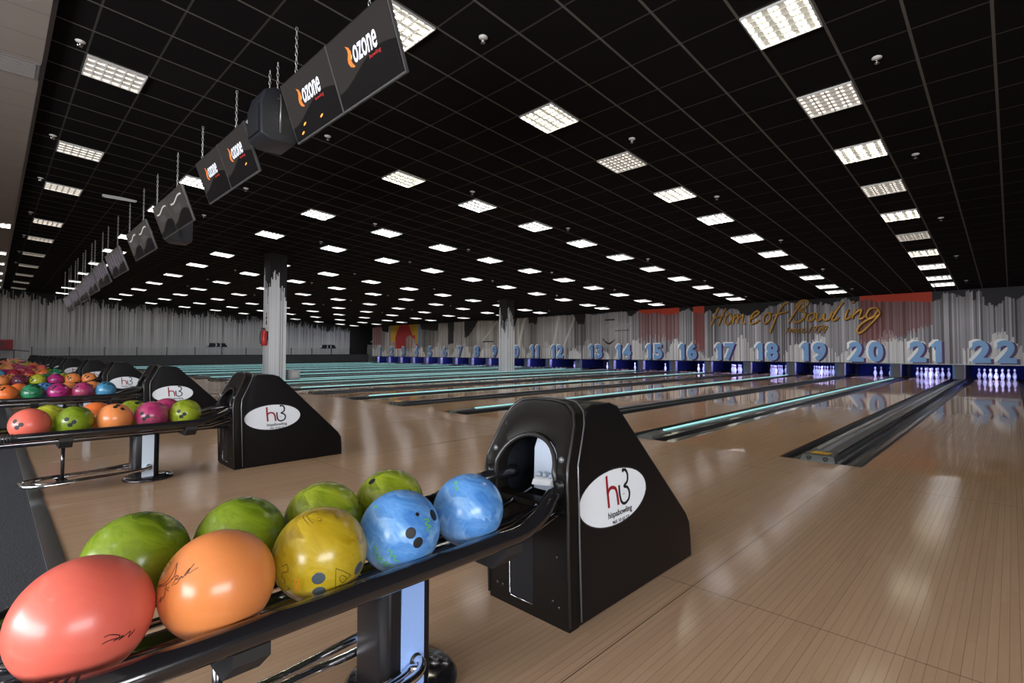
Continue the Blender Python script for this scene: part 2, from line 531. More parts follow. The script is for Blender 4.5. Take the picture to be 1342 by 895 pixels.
TOP = [(-5.2, 2.75), (-4.2, 2.9), (-3.3, 2.6), (-2.4, 2.88), (-1.6, 2.55), (-1, 2.85), (-0.306, 2.714), (-0.13, 2.594), (-0.026, 2.662), (0.078, 2.748), (0.18, 2.596), (0.345, 2.407), (0.504, 2.558), (0.598, 2.422), (0.608, 2.625), (0.723, 2.941), (0.813, 2.948), (0.832, 2.698), (0.897, 2.685), (0.906, 2.956), (1.062, 2.968), (1.118, 2.784), (1.272, 2.857), (1.333, 2.8), (1.369, 2.926), (1.655, 2.948), (1.734, 2.787), (1.837, 2.729), (1.924, 2.714), (2.213, 2.688), (2.533, 2.763), (2.862, 2.731), (3.199, 2.781), (3.545, 2.776), (3.779, 2.904), (4.068, 2.882), (4.29, 2.768), (4.535, 3.0), (4.906, 2.866), (5.025, 2.726), (5.232, 2.858), (5.314, 2.744), (5.404, 2.899), (5.527, 2.787), (5.742, 2.891), (5.96, 3.0), (6.326, 2.929), (6.669, 3.0), (6.851, 3.0), (7.055, 2.85), (7.326, 2.866), (7.542, 2.655), (7.73, 2.52), (8.462, 2.516), (8.629, 2.823), (8.965, 2.842), (9.124, 2.773), (9.342, 2.863), (9.571, 2.876), (9.749, 2.619), (9.852, 2.855), (10.053, 2.755), (10.104, 2.723), (10.653, 2.751), (10.875, 2.951), (11.219, 2.852), (11.374, 2.788), (11.966, 2.709), (12.577, 2.85), (13.211, 2.807), (13.6, 2.98), (14.001, 2.738), (14.149, 2.745), (14.247, 3.0), (15.13, 3.0), (16.337, 2.941), (16.854, 3.0), (16.971, 2.459), (17.414, 2.475), (17.713, 3.0), (18.767, 3.0), (19.673, 3.0), (20.416, 2.987), (20.521, 2.534), (20.907, 2.703), (21.146, 2.647), (21.185, 3.0), (22.126, 3.0), (22.351, 2.55), (23.694, 2.596), (23.909, 2.926), (25.814, 3.0), (26.076, 2.677), (26.786, 2.003), (27.19, 1.881), (27.23, 3.0), (28.369, 3.0), (28.4, 1.56), (29.022, 1.443), (29.071, 2.958), (30.138, 2.998), (30.279, 2.444), (31.283, 2.533), (32.373, 2.633), (32.427, 3.1), (36.826, 3.1), (36.932, 2.487), (37.877, 2.649), (38.003, 2.956), (39.6, 2.935)]
TX = np.array([p[0] for p in TOP]); TZ = np.array([p[1] for p in TOP])
def mural(uc, zc):
    n = len(uc)
    U, Zg = np.meshgrid(uc, zc)
    tone = rng.uniform(.19, .40, n)
    tone += .035 * np.sin(uc * 1.7) + .02 * np.sin(uc * 5.1)
    k = rng.random(n)
    tone[k > .88] = rng.uniform(.40, .62, (k > .88).sum())       # pale streaks
    tone[k < .18] *= .42                                          # dark streaks
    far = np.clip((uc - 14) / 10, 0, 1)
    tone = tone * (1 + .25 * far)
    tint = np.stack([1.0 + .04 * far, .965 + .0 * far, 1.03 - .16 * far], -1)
    col = tone[:, None] * tint
    C = np.broadcast_to(col[None], (len(zc), n, 3)).copy()
    # low white run-up, stepped per strip
    lowtop = 1.12 + .30 * np.sin(uc * 2.3 + 1) + .22 * np.sin(uc * 6.1) + rng.uniform(-.12, .12, n)
    lowtop += np.where((uc > 1.2) & (uc < 1.75), -.6, 0) + np.where((uc > 2.5) & (uc < 4.5), .15, 0)
    up = (Zg < lowtop[None]) & (rng.random(n)[None] > .22)
    white = (.58 + .20 * rng.random(n))[None, :, None] * np.array([1., .985, .97])
    C = np.where(up[..., None], white, C)
    # coloured panels (paint run over by the stripes)
    ztop = np.interp(uc, TX, TZ) + rng.uniform(-.03, .03, n)
    def rect(a, b): return (U > a) & (U < b)
    def blend(mask, c, f):
        c = np.array(c)
        C[mask] = C[mask] * (1 - f) + c * f
    b1 = 1.35 + .5 * np.clip((3.3 - uc) / 1.2, 0, 1) + rng.uniform(-.1, .1, n)
    blend(rect(1.948, 4.091) & (Zg > b1[None]), (.20, .035, .03), .62)
    blend(rect(3.3, 4.091) & (Zg > 1.15), (.20, .035, .03), .35)
    b2 = 1.6 + rng.uniform(-.25, .25, n)
    blend(rect(11.35, 13.57) & (Zg > b2[None]), (.22, .04, .03), .60)
    b3 = 1.0 + rng.uniform(-.15, .15, n)
    blend(rect(10.116, 10.664) & (Zg > b3[None]), (.26, .03, .025), .75)
    blend(rect(37.95, 39.3) & (Zg > 1.5), (.28, .03, .05), .6)
    # letter like shapes between 5 and 14
    for a, b in ((27.2, 30.16), (23.9, 25.9), (21.18, 22.2), (17.7, 20.45), (14.24, 16.85)):
        blend(rect(a, b) & (Zg > 1.15), (.40, .37, .345), .45)
    for a, b in ((30.2, 32.4), (25.95, 27.15), (22.25, 23.85), (20.5, 21.15), (16.9, 17.65)):
        blend(rect(a, b) & (Zg > 1.3), (.06, .055, .055), .45)
    for a, b, w in ((19.2, 19.35, .25), (22.0, 22.2, .3), (18.5, 18.62, .5)):
        sl = (Zg - 1.0) * w
        blend((U > a - sl) & (U < b - sl) & (Zg > 1.1), (.62, .60, .56), .9)
    blend(rect(15.0, 15.6) & (np.abs(Zg - 2.62) < .03), (.01, .01, .01), 1)
    blend(rect(14.1, 15.0) & (np.abs(Zg - 2.05) < .03), (.01, .01, .01), 1)
    th = 1.78 + .28 * np.cos((uc - 15.35) * 3.6)
    blend(rect(15.0, 15.75) & (np.abs(Zg - (3.45 - th)[None]) < .05), (.01, .01, .01), 1)
    blend(rect(14.0, 15.7) & (Zg > 2.2) & (Zg < 2.36 + .05 * np.sin(U * 20)), (.34, .33, .34), .8)
    blend(rect(24.3, 25.4) & (np.abs(Zg - 1.62) < .03), (.01, .01, .01), 1)
    sl = 25.4 - (Zg - 1.62) * 1.15
    blend((np.abs(U - sl) < .06) & (Zg > 1.6), (.6, .58, .54), 1)
    # picture panel above lanes 2 to 4
    pm = rect(32.45, 36.8) & (Zg > 1.2)
    yel = np.array((.52, .30, .015)); redc = np.array((.42, .02, .02)); blu = np.array((.10, .22, .42))
    pc = np.broadcast_to(redc, C.shape).copy()
    lc = 35.55 + .35 * np.sin((Zg - 1.2) * 2.2) + 0 * U
    rc = 33.75 - .35 * np.sin((Zg - 1.0) * 1.9) + 0 * U
    pc[(U > lc) & (Zg > 1.75)] = yel
    pc[(U < rc) & (Zg > 2.2)] = yel
    pc[(U < 33.1) & (Zg > 1.5)] = yel
    pc[(U > 36.62) | (U < 32.72)] = blu
    grey = ((U < 34.4) & (U > 33.0) & (Zg < 2.25 - .5 * np.abs(U - 33.9))) | ((U > 35.8) & (Zg < 1.75)) 
    stay = pm & ~grey
    C[stay] = pc[stay]
    m2 = pm & grey
    C[m2] = C[m2] * .6 + np.array((.35, .12, .08)) * .4
    # above the stripes: black, or the bare colour of a panel
    above = Zg > ztop[None]
    bk = np.broadcast_to(np.array((.010, .009, .010)), C.shape).copy()
    bk[np.broadcast_to(U < 1.948, above.shape)] = (.032, .030, .036)
    for a, b in ((1.948, 4.091), (10.116, 10.664), (11.35, 13.57)):
        bk[np.broadcast_to(rect(a, b), above.shape)] = (.60, .062, .025)
    bk[np.broadcast_to(rect(37.95, 39.0), above.shape)] = (.30, .03, .05)
    C = np.where(above[..., None] & ~pm[..., None], bk, C)
    # dark staircase drips in the orange panels
    return np.clip(C, 0, 1)
us = strips(YR, 39.45)
zs = list(np.arange(.56, 3.05, .035)) + [ceilz(XW) + .02]
def seam(o, name):
    return o
o = paint_grid('wall_mural', us, zs, mural, lambda u, z: (XW, u, z), M['mural'])
# give the mural panel thickness behind its painted face
o.name = 'wall_left_mural'
struct(o); o.name = 'wall_north'
o = MB().box((XW + .004, YR, .56), (XW + .12, 39.45, ceilz(XW) + .02)).build('wall_north', M['darkwall']); struct(o)
o = MB().box((XW - .02, YR, .53), (XW + .14, 39.45, .562)).build('trim_3', M['gutter']); struct(o)

def farwall(uc, zc):
    n = len(uc); U, Zg = np.meshgrid(uc, zc)
    tone = rng.uniform(.26, .56, n); k = rng.random(n)
    tone[k > .86] = rng.uniform(.42, .55, (k > .86).sum()); tone[k < .14] *= .5
    s = np.clip(uc / 20, 0, 1)
    col = tone[:, None] * np.stack([1.04 - .12 * s, 1.0 - .03 * s, .93 + .16 * s], -1)
    C = np.broadcast_to(col[None], (len(zc), n, 3)).copy()
    low = (.48 + .12 * rng.random(n))[None, :, None] * np.array([1., .99, .97])
    f = np.clip((2.4 - Zg) / 1.6, 0, .75)[..., None]
    C = C * (1 - f) + low * f
    zt = C0 - SX * uc - .34 + .09 * np.sin(uc * 1.9) + .07 * np.sin(uc * 4.7 + 1) + rng.uniform(-.28, .22, n) + np.where(rng.random(n) > .9, .3, 0)
    C = np.where((Zg > zt[None])[..., None], np.array((.010, .009, .010)), C)
    C = np.where((U > 21.2)[..., None] & (Zg > 0)[..., None], np.array((.008, .008, .009)), C)
    return np.clip(C, 0, 1)
us = strips(XB, XE + .6, .02, .065)
o = paint_grid('wall_left', us, list(np.arange(0, 4.65, .05)), farwall, lambda u, z: (u, YW, z), M['mural']); struct(o)
o = MB().box((XB, YW + .004, -.1), (XE + .6, YW + .15, 4.7)).build('wall_left', M['darkwall']); struct(o)

# ------------------------------------------------------------------ lanes
def ordw(n):
    return ['first', 'second', 'third', 'fourth', 'fifth', 'sixth', 'seventh', 'eighth', 'ninth', 'tenth', 'eleventh', 'twelfth', 'thirteenth', 'fourteenth', 'fifteenth'][n]
LW = .533
for n in range(22, 0, -1):
    y = laneY(n)
    o = MB((XF, y, 0)).box((XF, y - LW, -.11), (XE - .25, y + LW, 0)).build('bowling_lane', M['lane'], loc=(XF, y, 0))
    tag(o, 'polished wooden bowling lane running up to the blue number %d' % n, 'bowling lane', 'bowling lanes')

def gutter_mesh(y0, y1):
    """half-round channel between y0 and y1"""
    mb = MB()
    prof = []
    for k in range(9):
        a = PI * k / 8
        prof.append(((y0 + y1) / 2 - math.cos(a) * (y1 - y0) / 2, -.010 - math.sin(a) * .075))
    poly = prof + [(y1, -.11), (y0, -.11)]
    mb.prism(poly, 0, XF, XW + 1.0)
    return mb
def divider(ya, yb, kind, label, led):
    yc = (ya + yb) / 2
    t_ = thing('ball_return_track' if kind == 'cap' else 'lane_divider', label, 'lane divider', (XF, yc, 0), 'dividers between the lanes')
    L = (XF, yc, 0)
    g = .225
    for a, b in ((ya + .004, ya + g), (yb - g, yb - .004)):
        mb = gutter_mesh(a, b); mb.v = [tuple(Vector(p) - Vector(L)) for p in mb.v]
        mb.build('gutter', M['gutter'], t_)
    a, b = ya + g + .003, yb - g - .003
    if kind == 'cap':
        mb = MB(L).prism([(a, -.1), (b, -.1), (b, .012), (b - .03, .045), (a + .03, .045), (a, .012)], 0, XF + .12, XW + .14)
        mb.build('cover', M['cap'], t_)
        MB(L).box((XF + .35, a + .115, .0455), (XW - 2, a + .165, .050)).build('cover_strip', M['cap2'], t_)
        MB(L).box((XF + .2, a + .012, .03), (XW - .4, a + .026, .053)).build('ridge', M['divider'], t_)
        # nose block with two screws and the yellow sticker
        mb = MB(L).hexa([(XF - .03, a - .03, .0), (XF + .28, a - .0, .0), (XF + .28, b + .0, .0), (XF - .03, b + .03, .0),
                         (XF + .00, a - .01, .058), (XF + .28, a + .02, .062), (XF + .28, b - .02, .062), (XF + .0, b + .01, .058)])
        nose = mb.build('nose_cap', M['capnose'], t_, bevel=.006)
        for yy in (a + .05, b - .045):
            mb = MB(L); mb.lathe([(.0, -.024), (.012, -.024), (.018, -.018), (.018, .0)], (XF - .012, yy, .032), 14, 0); mb.build('screw', M['rubber'], nose)
        MB(L).add([(XF + .03, yc - .075, .0640), (XF + .15, yc - .085, .0650), (XF + .17, yc + .06, .0650), (XF + .04, yc + .08, .0640)], [(0, 1, 2, 3)]).build('sticker', M['sticker'], nose)
    else:
        mb = MB(L).prism([(a, -.1), (b, -.1), (b, .010), (b - .02, .03), (a + .02, .03), (a, .010)], 0, XF, XW + .14)
        mb.build('cover', M['divider'], t_)
        nose = MB(L).hexa([(XF - .03, a + .02, 0), (XF + .42, a, 0), (XF + .42, b, 0), (XF - .03, b - .02, 0), (XF, a + .03, .035), (XF + .4, a + .015, .042), (XF + .4, b - .015, .042), (XF, b - .03, .035)]).build('nose_cap', M['capnose'], t_, bevel=.005)
    if led:
        ys = [yc + .03] if led == 1 else [a + .012, b - .042]
        for yy in ys:
            w = .028 if led == 1 else .032
            MB(L).box((XF + .5, yy, .0305), (XW - .3, yy + w, .045)).build('led_and_glow_strip', M['led'], t_)
    return t_
for n in range(22, 1, -1):
    ya = laneY(n) + LW; yb = laneY(n - 1) - LW
    if n == 13: continue
    kind = 'cap' if n % 2 == 0 else 'div'
    led = 0 if (kind == 'cap' and n > 14) else (1 if n > 14 else 2)  # far lanes: extra strips added to imitate wide teal reflections
    divider(ya, yb, kind, 'dark %s with gutters running between lanes %d and %d' % ('ball return cover' if kind == 'cap' else 'divider', n - 1, n), led)
divider(laneY(22) - LW - .68, laneY(22) - LW, 'div', 'dark divider with gutters along the outer side of lane 22', 0)
divider(laneY(1) + LW, laneY(1) + LW + .68, 'div', 'dark divider with gutters along the outer side of lane 1', 2)
o = MB().box((XF, YR, -.11), (XW + .3, laneY(22) - LW - .69, -.002)).build('floor', M['approach']); struct(o)
# wide platform where the columns stand
ya = laneY(13) + LW; yb = laneY(12) - LW
L = (XF, (ya + yb) / 2, 0)
t_ = thing('lane_divider', 'wide dark platform between lanes 12 and 13 carrying the two columns', 'lane divider', L, 'dividers between the lanes')
for a, b in ((ya + .004, ya + .225), (yb - .225, yb - .004)):
    mb = gutter_mesh(a, b); mb.v = [tuple(Vector(p) - Vector(L)) for p in mb.v]; mb.build('gutter', M['gutter'], t_)
MB(L).prism([(ya + .228, -.1), (yb - .228, -.1), (yb - .228, .01), (yb - .25, .03), (ya + .25, .03), (ya + .228, .01)], 0, XF, XW + .14).build('cover', M['divider'], t_)
for yy in (ya + .24, yb - .27):
    MB(L).box((XF + .5, yy, .0305), (XW - .3, yy + .032, .045)).build('led_and_glow_strip', M['led'], t_)

# ------------------------------------------------------------------ columns
def coltex(x0, y0, w, name, seed, label):
    rg = np.random.default_rng(seed)
    h = ceilz(x0)
    def fn(uc, zc):
        n = len(uc); U, Zg = np.meshgrid(uc, zc)
        tone = rg.uniform(.72, .88, n); k = rg.random(n); tone[k < .15] *= .55; tone[k > .8] = .88
        C = np.broadcast_to((tone[:, None] * np.array([.97, .99, 1.02]))[None], (len(zc), n, 3)).copy()
        zt = h - .95 + .35 * np.sin(uc * 9) + rg.uniform(-.35, .3, n)
        C = np.where((Zg > zt[None])[..., None], np.array((.010, .009, .010)), C)
        d = (rg.random(n) < .2)[None] & (Zg > 1.6) & (Zg > (1.4 + 1.5 * rg.random(n))[None])
        C = np.where(d[..., None], C * .35, C)
        return C
    us = list(np.arange(0, 4 * w + .001, w / 16))
    def place(u, z):
        s = int(min(3, u // w)) if abs(u - 4 * w) > 1e-6 else 3
        f = u - s * w
        p = [(f, 0), (w, f), (w - f, w), (0, w - f)][s]
        return (p[0] - w / 2, p[1] - w / 2, z)
    o = paint_grid(name, us, list(np.arange(.03, h, .06)) + [h + .0], fn, place, M['mural'])
    o.location = (x0 + w / 2, y0 + w / 2, 0)
    return tag(o, label, 'column', 'painted columns')
coltex(6.04, 17.1, .52, 'column', 3, 'square column painted with white drips under black, carrying the red extinguisher')
coltex(16.45, 17.1, .52, 'column', 4, 'square column painted with white drips, standing before the mural number 10')
# extinguisher on the first column's approach side
ex = thing('fire_extinguisher', 'red fire extinguisher hanging on the side of the white dripped column', 'fire extinguisher', (5.93, 17.2, 1.42))
mb = MB(); mb.lathe([(0, -.26), (.07, -.26), (.085, -.22), (.085, .14), (.06, .21), (.03, .24), (0, .24)], n=18); mb.build('tank', M['red'], ex)
mb = MB(); mb.lathe([(.03, .23), (.03, .29), (0, .29)], n=10); mb.box((-.10, -.012, .27), (.02, .012, .30)); mb.tube(spline([(0, .03, .26), (-.07, .07, .2), (-.1, .07, 0), (-.09, .05, -.2)]), .011, 6); mb.build('valve', M['rubber'], ex)
mb = MB(); mb.box((.02, -.03, -.1), (.11, .03, .2)); mb.build('bracket', M['rubber'], ex)
sg = MB((6.037, 17.3, 2.02)).box((6.025, 17.22, 1.78), (6.039, 17.38, 2.26)).build('fire_sign', M['white'], loc=(6.037, 17.3, 2.02))
tag(sg, 'small narrow sign above the extinguisher on the white dripped column', 'sign')
MB((6.037, 17.3, 2.02)).box((6.022, 17.25, 1.83), (6.0255, 17.35, 1.97)).box((6.022, 17.25, 2.0), (6.0255, 17.35, 2.10)).box((6.022, 17.27, 2.13), (6.0255, 17.33, 2.22)).build('sign_print', M['reddark'], sg)
jb = MB((6.9, 17.35, .03)).box((6.72, 17.15, .047), (7.05, 17.5, .38)).build('utility_box', M['greybox'], loc=(6.9, 17.35, .03), bevel=.02)
tag(jb, 'small pale grey box standing on the floor beside the extinguisher column', 'box')
MB((6.9, 17.35, .03)).box((6.78, 17.142, .12), (6.99, 17.152, .32)).build('lid', M['lframe'], jb)

# ------------------------------------------------------------------ pin bays
def pinprof():
    return [(.0, 0), (.026, 0), (.0286, .006), (.040, .045), (.052, .085), (.0595, .115), (.0605, .125), (.0575, .15), (.049, .180), (.0375, .21), (.0275, .235), (.0232, .255), (.0238, .275), (.028, .30), (.0320, .325), (.0323, .345), (.028, .365), (.016, .378), (0, .381)]
pin0 = MB().lathe(pinprof(), n=16).build('bowling_pin', M['pin'])
XH = XF + 18.29
TRI = [(0, 0)] + [(.264, s * .1525) for s in (-1, 1)] + [(.528, s * .305) for s in (-1, 0, 1)] + [(.792, s * .1525) for s in (-3, -1, 1, 3)]
rowname = ['front pin', 'second row pin', 'second row pin', 'third row pin', 'third row pin', 'third row pin', 'back row pin', 'back row pin', 'back row pin', 'back row pin']
side = ['at the point of the triangle', 'towards lane %d', 'away from lane %d', 'towards lane %d', 'in the middle', 'away from lane %d', 'at the corner towards lane %d', 'beside the centre towards lane %d', 'beside the centre away from lane %d', 'at the corner away from lane %d']
first = True
X_OFF = .18
for n in range(22, 2, -1):
    y = laneY(n)
    idx = range(10)
    if n == 20: idx = (6, 4, 7)
    elif n < 13: idx = (3, 6, 7, 4)
    elif n < 17: idx = (0, 1, 3, 6, 7, 4)
    for i in idx:
        dx, dy = TRI[i]
        o = pin0 if first else pin0.copy()
        if not first: COL.objects.link(o)
        first = False
        o.location = (XH - X_OFF + dx, y + dy, 0)
        nb = n + 1 if n < 22 else 21
        s_ = side[i]
        if '%' in s_:
            s_ = s_ % (nb)
            if n == 22: s_ = s_.replace('towards', 'TMP').replace('away from', 'towards').replace('TMP', 'away from')
        tag(o, 'white bowling pin on lane %d, %s %s' % (n, rowname[i], s_), 'bowling pin', 'pins at the lane ends')
# bays: kickbacks between lanes, curtain and ultraviolet lamp
KZ = .80
for n in range(22, 0, -1):
    ya = laneY(n) + LW; yb = (laneY(n - 1) - LW) if n > 1 else 39.4
    if n == 13: pass
    L = (XW + .2, (ya + yb) / 2, 0)
    kb = thing('kickback_post', 'grey panelled post between the pin bays on the far side of lane %d' % n, 'partition', L, 'partitions between pin bays')
    c = (ya + yb) / 2
    MB(L).box((XW + .16, c - .12, .05), (XW + .36, c + .12, KZ)).build('panel', M['kick'], kb, bevel=.008)
    MB(L).box((XW + .36, c - .02, .05), (XE - .05, c + .02, KZ)).build('partition_board', M['partition'], kb)
    MB(L).box((XW + .16, c + .125, .05), (XW + .19, c + .20, KZ)).build('blue_strip', M['kickblue'], kb)
c = laneY(22) - LW - .34
kb = MB((XW + .2, c, 0)).box((XW + .16, c - .1, .045), (XE - .05, c + .1, KZ)).build('kickback_post', M['kick'], loc=(XW + .2, c, 0))
tag(kb, 'grey panelled post closing the pin bay on the near side of lane 22', 'partition', 'partitions between pin bays')
for n in range(22, 0, -1):
    y = laneY(n)
    L = (XE, y, .3)
    cu = thing('pit_curtain', 'deep blue curtain with a violet lamp behind the pins of lane %d' % n, 'curtain', L, 'curtains behind the pins')
    mb = MB(L)
    ys = np.linspace(y - .72, y + .72, 25)
    mb.add([(XE - .22 + .012 * math.sin(k * 1.9), yy, zz) for zz in (.0, KZ) for k, yy in enumerate(ys)], [(k, k + 1, k + 26, k + 25) for k in range(24)], 0, True)
    mb.build('cloth', M['pit'], cu)
    MB(L).box((XW + .15, y - .50, .60), (XW + .20, y + .50, .64)).build('violet_lamp', M['uv'], cu)
# roof over the bays
o = MB().box((XW + .12, YR, KZ), (XE + .5, 39.45, KZ + .03)).build('trim_4', M['darkwall']); struct(o)

# ------------------------------------------------------------------ lane numbers
def wallfn(yc, z0, dx=0.):
    return lambda x, y, d: (XW - d, yc - x, z0 + y)
for n in range(22, 0, -1):
    yc = laneY(n) + .02; z0 = .60
    s = str(n)
    ws = [.27 if ch == '1' else .46 for ch in s]
    gaps = .15 if len(s) == 2 else 0
    tot = sum(ws) + gaps
    t_ = thing('lane_number', 'blue raised lane number %d with white and purple edging on the mural' % n, 'number', (XW - .05, yc, z0), 'lane numbers along the mural')
    for nm, dy, dz, d0, d1, key in (('white_edge', .085, .05, .004, .016, 'num_white'), ('purple_edge', -.075, -.04, .016, .034, 'num_purple'), ('blue_face', 0, 0, .034, .055, 'num_blue')):
        mb = MB((XW - .05, yc, z0))
        x = -tot / 2
        for ch, w in zip(s, ws):
            put_text(mb, ch, wallfn(yc + dy, z0 + dz), w, .74, x, 0, d0, d1, bold=.045)
            x += w + gaps
        mb.build(nm, M[key], t_, fix=False)

# ------------------------------------------------------------------ script sign
SCRIPT = [[(9.81, 2.128), (9.709, 2.366), (9.575, 2.677), (9.443, 2.923)], [(9.708, 2.442), (9.48, 2.514), (9.224, 2.546)], [(9.472, 2.135), (9.353, 2.414), (9.222, 2.69), (9.125, 2.873)], [(8.97, 2.646), (9.129, 2.498), (9.176, 2.281), (9.07, 2.165), (8.912, 2.301), (8.878, 2.517), (8.97, 2.646)], [(8.772, 2.605), (8.8, 2.359), (8.839, 2.175)], [(8.818, 2.36), (8.613, 2.566), (8.602, 2.473), (8.648, 2.186)], [(8.621, 2.37), (8.388, 2.567), (8.389, 2.463), (8.423, 2.221), (8.303, 2.173)], [(8.092, 2.347), (7.856, 2.457), (7.72, 2.612), (7.795, 2.676), (7.971, 2.565), (8.093, 2.329), (8.065, 2.164), (7.889, 2.182), (7.713, 2.313)], [(7.198, 2.555), (7.338, 2.574), (7.481, 2.481), (7.541, 2.305), (7.486, 2.143), (7.343, 2.238), (7.267, 2.441), (7.338, 2.574)], [(6.563, 2.938), (6.698, 2.935), (6.892, 2.685), (7.062, 2.343), (7.207, 1.968), (7.294, 1.735)], [(7.144, 2.464), (6.867, 2.538), (6.595, 2.594)], [(6.575, 2.132), (6.384, 2.456), (6.168, 2.787), (6.062, 2.922)], [(6.3, 2.738), (6.113, 2.983), (5.906, 3.0), (5.831, 2.907), (5.961, 2.746), (6.171, 2.617), (5.99, 2.55), (5.967, 2.379), (6.125, 2.188), (6.309, 2.139), (6.334, 2.225)], [(5.685, 2.489), (5.839, 2.402), (5.877, 2.235), (5.791, 2.175), (5.638, 2.28), (5.61, 2.446), (5.685, 2.489)], [(5.50, 2.49), (5.55, 2.30), (5.49, 2.17), (5.37, 2.25), (5.27, 2.45), (5.30, 2.25), (5.22, 2.17), (5.08, 2.28), (5.00, 2.50), (4.92, 2.45)], [(4.632, 2.856), (4.777, 2.648), (4.949, 2.359), (5.0, 2.197), (4.904, 2.177), (4.783, 2.296)], [(4.45, 2.576), (4.547, 2.366), (4.573, 2.195), (4.456, 2.228), (4.338, 2.356)], [(4.362, 2.827), (4.261, 2.842)], [(4.22, 2.562), (4.292, 2.38), (4.341, 2.207)], [(4.307, 2.328), (4.085, 2.528), (4.04, 2.499), (4.112, 2.265), (4.069, 2.184), (3.91, 2.308)], [(3.575, 2.578), (3.772, 2.537), (3.887, 2.334), (3.845, 2.201), (3.689, 2.272), (3.533, 2.472), (3.575, 2.578), (3.47, 2.365), (3.626, 2.139), (3.783, 1.963), (3.964, 1.759), (4.123, 1.658), (4.19, 1.739), (4.118, 1.922), (3.913, 2.099), (3.69, 2.22), (3.471, 2.313)]]
SMALL = [[(6.578, 1.948), (6.659, 1.893), (6.617, 1.822), (6.716, 1.733)], [(6.472, 1.904), (6.544, 1.746)], [(6.392, 1.896), (6.458, 1.744)], [(6.436, 1.817), (6.313, 1.894), (6.368, 1.741)], [(6.156, 1.889), (6.262, 1.835), (6.289, 1.739), (6.184, 1.754)], [(6.09, 1.796), (5.975, 1.883), (6.052, 1.886), (6.116, 1.775), (6.029, 1.733), (5.936, 1.787)], [(5.718, 1.987), (5.85, 1.711)], [(5.538, 1.948), (5.629, 1.929), (5.645, 1.851), (5.554, 1.876), (5.528, 1.959), (5.622, 1.717)], [(5.493, 1.969), (5.344, 1.975), (5.497, 1.719)], [(5.246, 1.988), (5.347, 1.826), (5.199, 1.849)], [(5.173, 1.969), (5.3, 1.698)]]
for nm, S, r, lab in (('script_sign', SCRIPT, .036, 'large golden handwritten sign reading Home of Bowling on the mural'), ('date_sign', SMALL, .017, 'small golden handwritten line reading since 1974 below the big script')):
    yc = sum(p[0] for s in S for p in s) / sum(len(s) for s in S)
    L = (XW - .08, yc, 2.3)
    t_ = thing(nm, lab, 'sign', L)
    a = MB(L); b = MB(L)
    for s in S:
        pts = spline([(XW - .07, y, z) for y, z in s], 5)
        a.tube(pts, r, 8)
        b.tube([(p.x + .04, p.y - .022, p.z - .022) for p in pts], r * 1.05, 6)
    a.build('lettering', M['gold'], t_); b.build('backing', M['gold_dark'], t_)

# ------------------------------------------------------------------ ceiling lights
SL = math.atan(SX)
def make_light(lm, label):
    t_ = thing('ceiling_light', label, 'ceiling light', (0, 0, 0), 'square louvred ceiling lights')
    h = .290
    mb = MB()
    for a, b in (((-h, -h, -.026), (h, -h + .012, 0)), ((-h, h - .012, -.026), (h, h, 0)), ((-h, -h + .012, -.026), (-h + .012, h - .012, 0)), ((h - .012, -h + .012, -.026), (h, h - .012, 0))): mb.box(a, b)
    mb.build('frame', M['lframe'], t_)
    MB().box((-h + .012, -h + .012, -.006), (h - .012, h - .012, -.002)).build('lamp_panel', M[lm], t_)
    mb = MB()
    for k in range(1, 4):
        y = -.285 + k * .1425; mb.prism([(y - .009, -.007), (y + .009, -.007), (y + .002, -.025), (y - .002, -.025)], 0, -h + .012, h - .012)
    for k in range(1, 6):
        x = -.285 + k * .095; mb.box((x - .002, -h + .012, -.023), (x + .002, h - .012, -.007))
    mb.build('louvre', M['louvre'], t_)
    return t_
protos = {}
JR = [-5, 0, 6, 12, 17, 24, 29, 35, 41, 47, 53, 59]
IC = [-7, -4, 0, 3, 6, 9, 12, 15, 18, 21, 24, 26]
def bright(i, j):
    if i == -7: return 'lamp_dim'
    if (i, j) in ((0, -5), (-4, 0), (0, 0), (-4, 6)): return 'lamp_bright'
    if (i, j) in ((3, -5), (9, -5), (3, 0), (15, -5)): return 'lamp_dim'
    if (i, j) in ((6, -5), (12, -5), (6, 0), (0, 6), (18, -5)): return 'lamp_bright'
    return 'lamp_white'
def place_light(key, loc, rot, label):
    if key not in protos:
        protos[key] = make_light(key, label); o = protos[key]
        o.location = loc
    else:
        o = dup(protos[key], loc, label)
    o.rotation_euler = (0, rot, 0)
for rj, j in enumerate(JR):
    for ci, i in enumerate(IC):
        if j == -5 and i < 0: continue
        if j == 0 and i == -7: continue
        x = 4.896 + .6 * (i + .5); y = 4.264 + .6 * (j + .5)
        lab = 'square louvred light in black ceiling, %s row over the lanes, %s from the approach' % (ordw(rj), ordw(ci))
        k = bright(i, j)
        place_light(k, (x, y, ceilz(x) - .002), SL, lab)
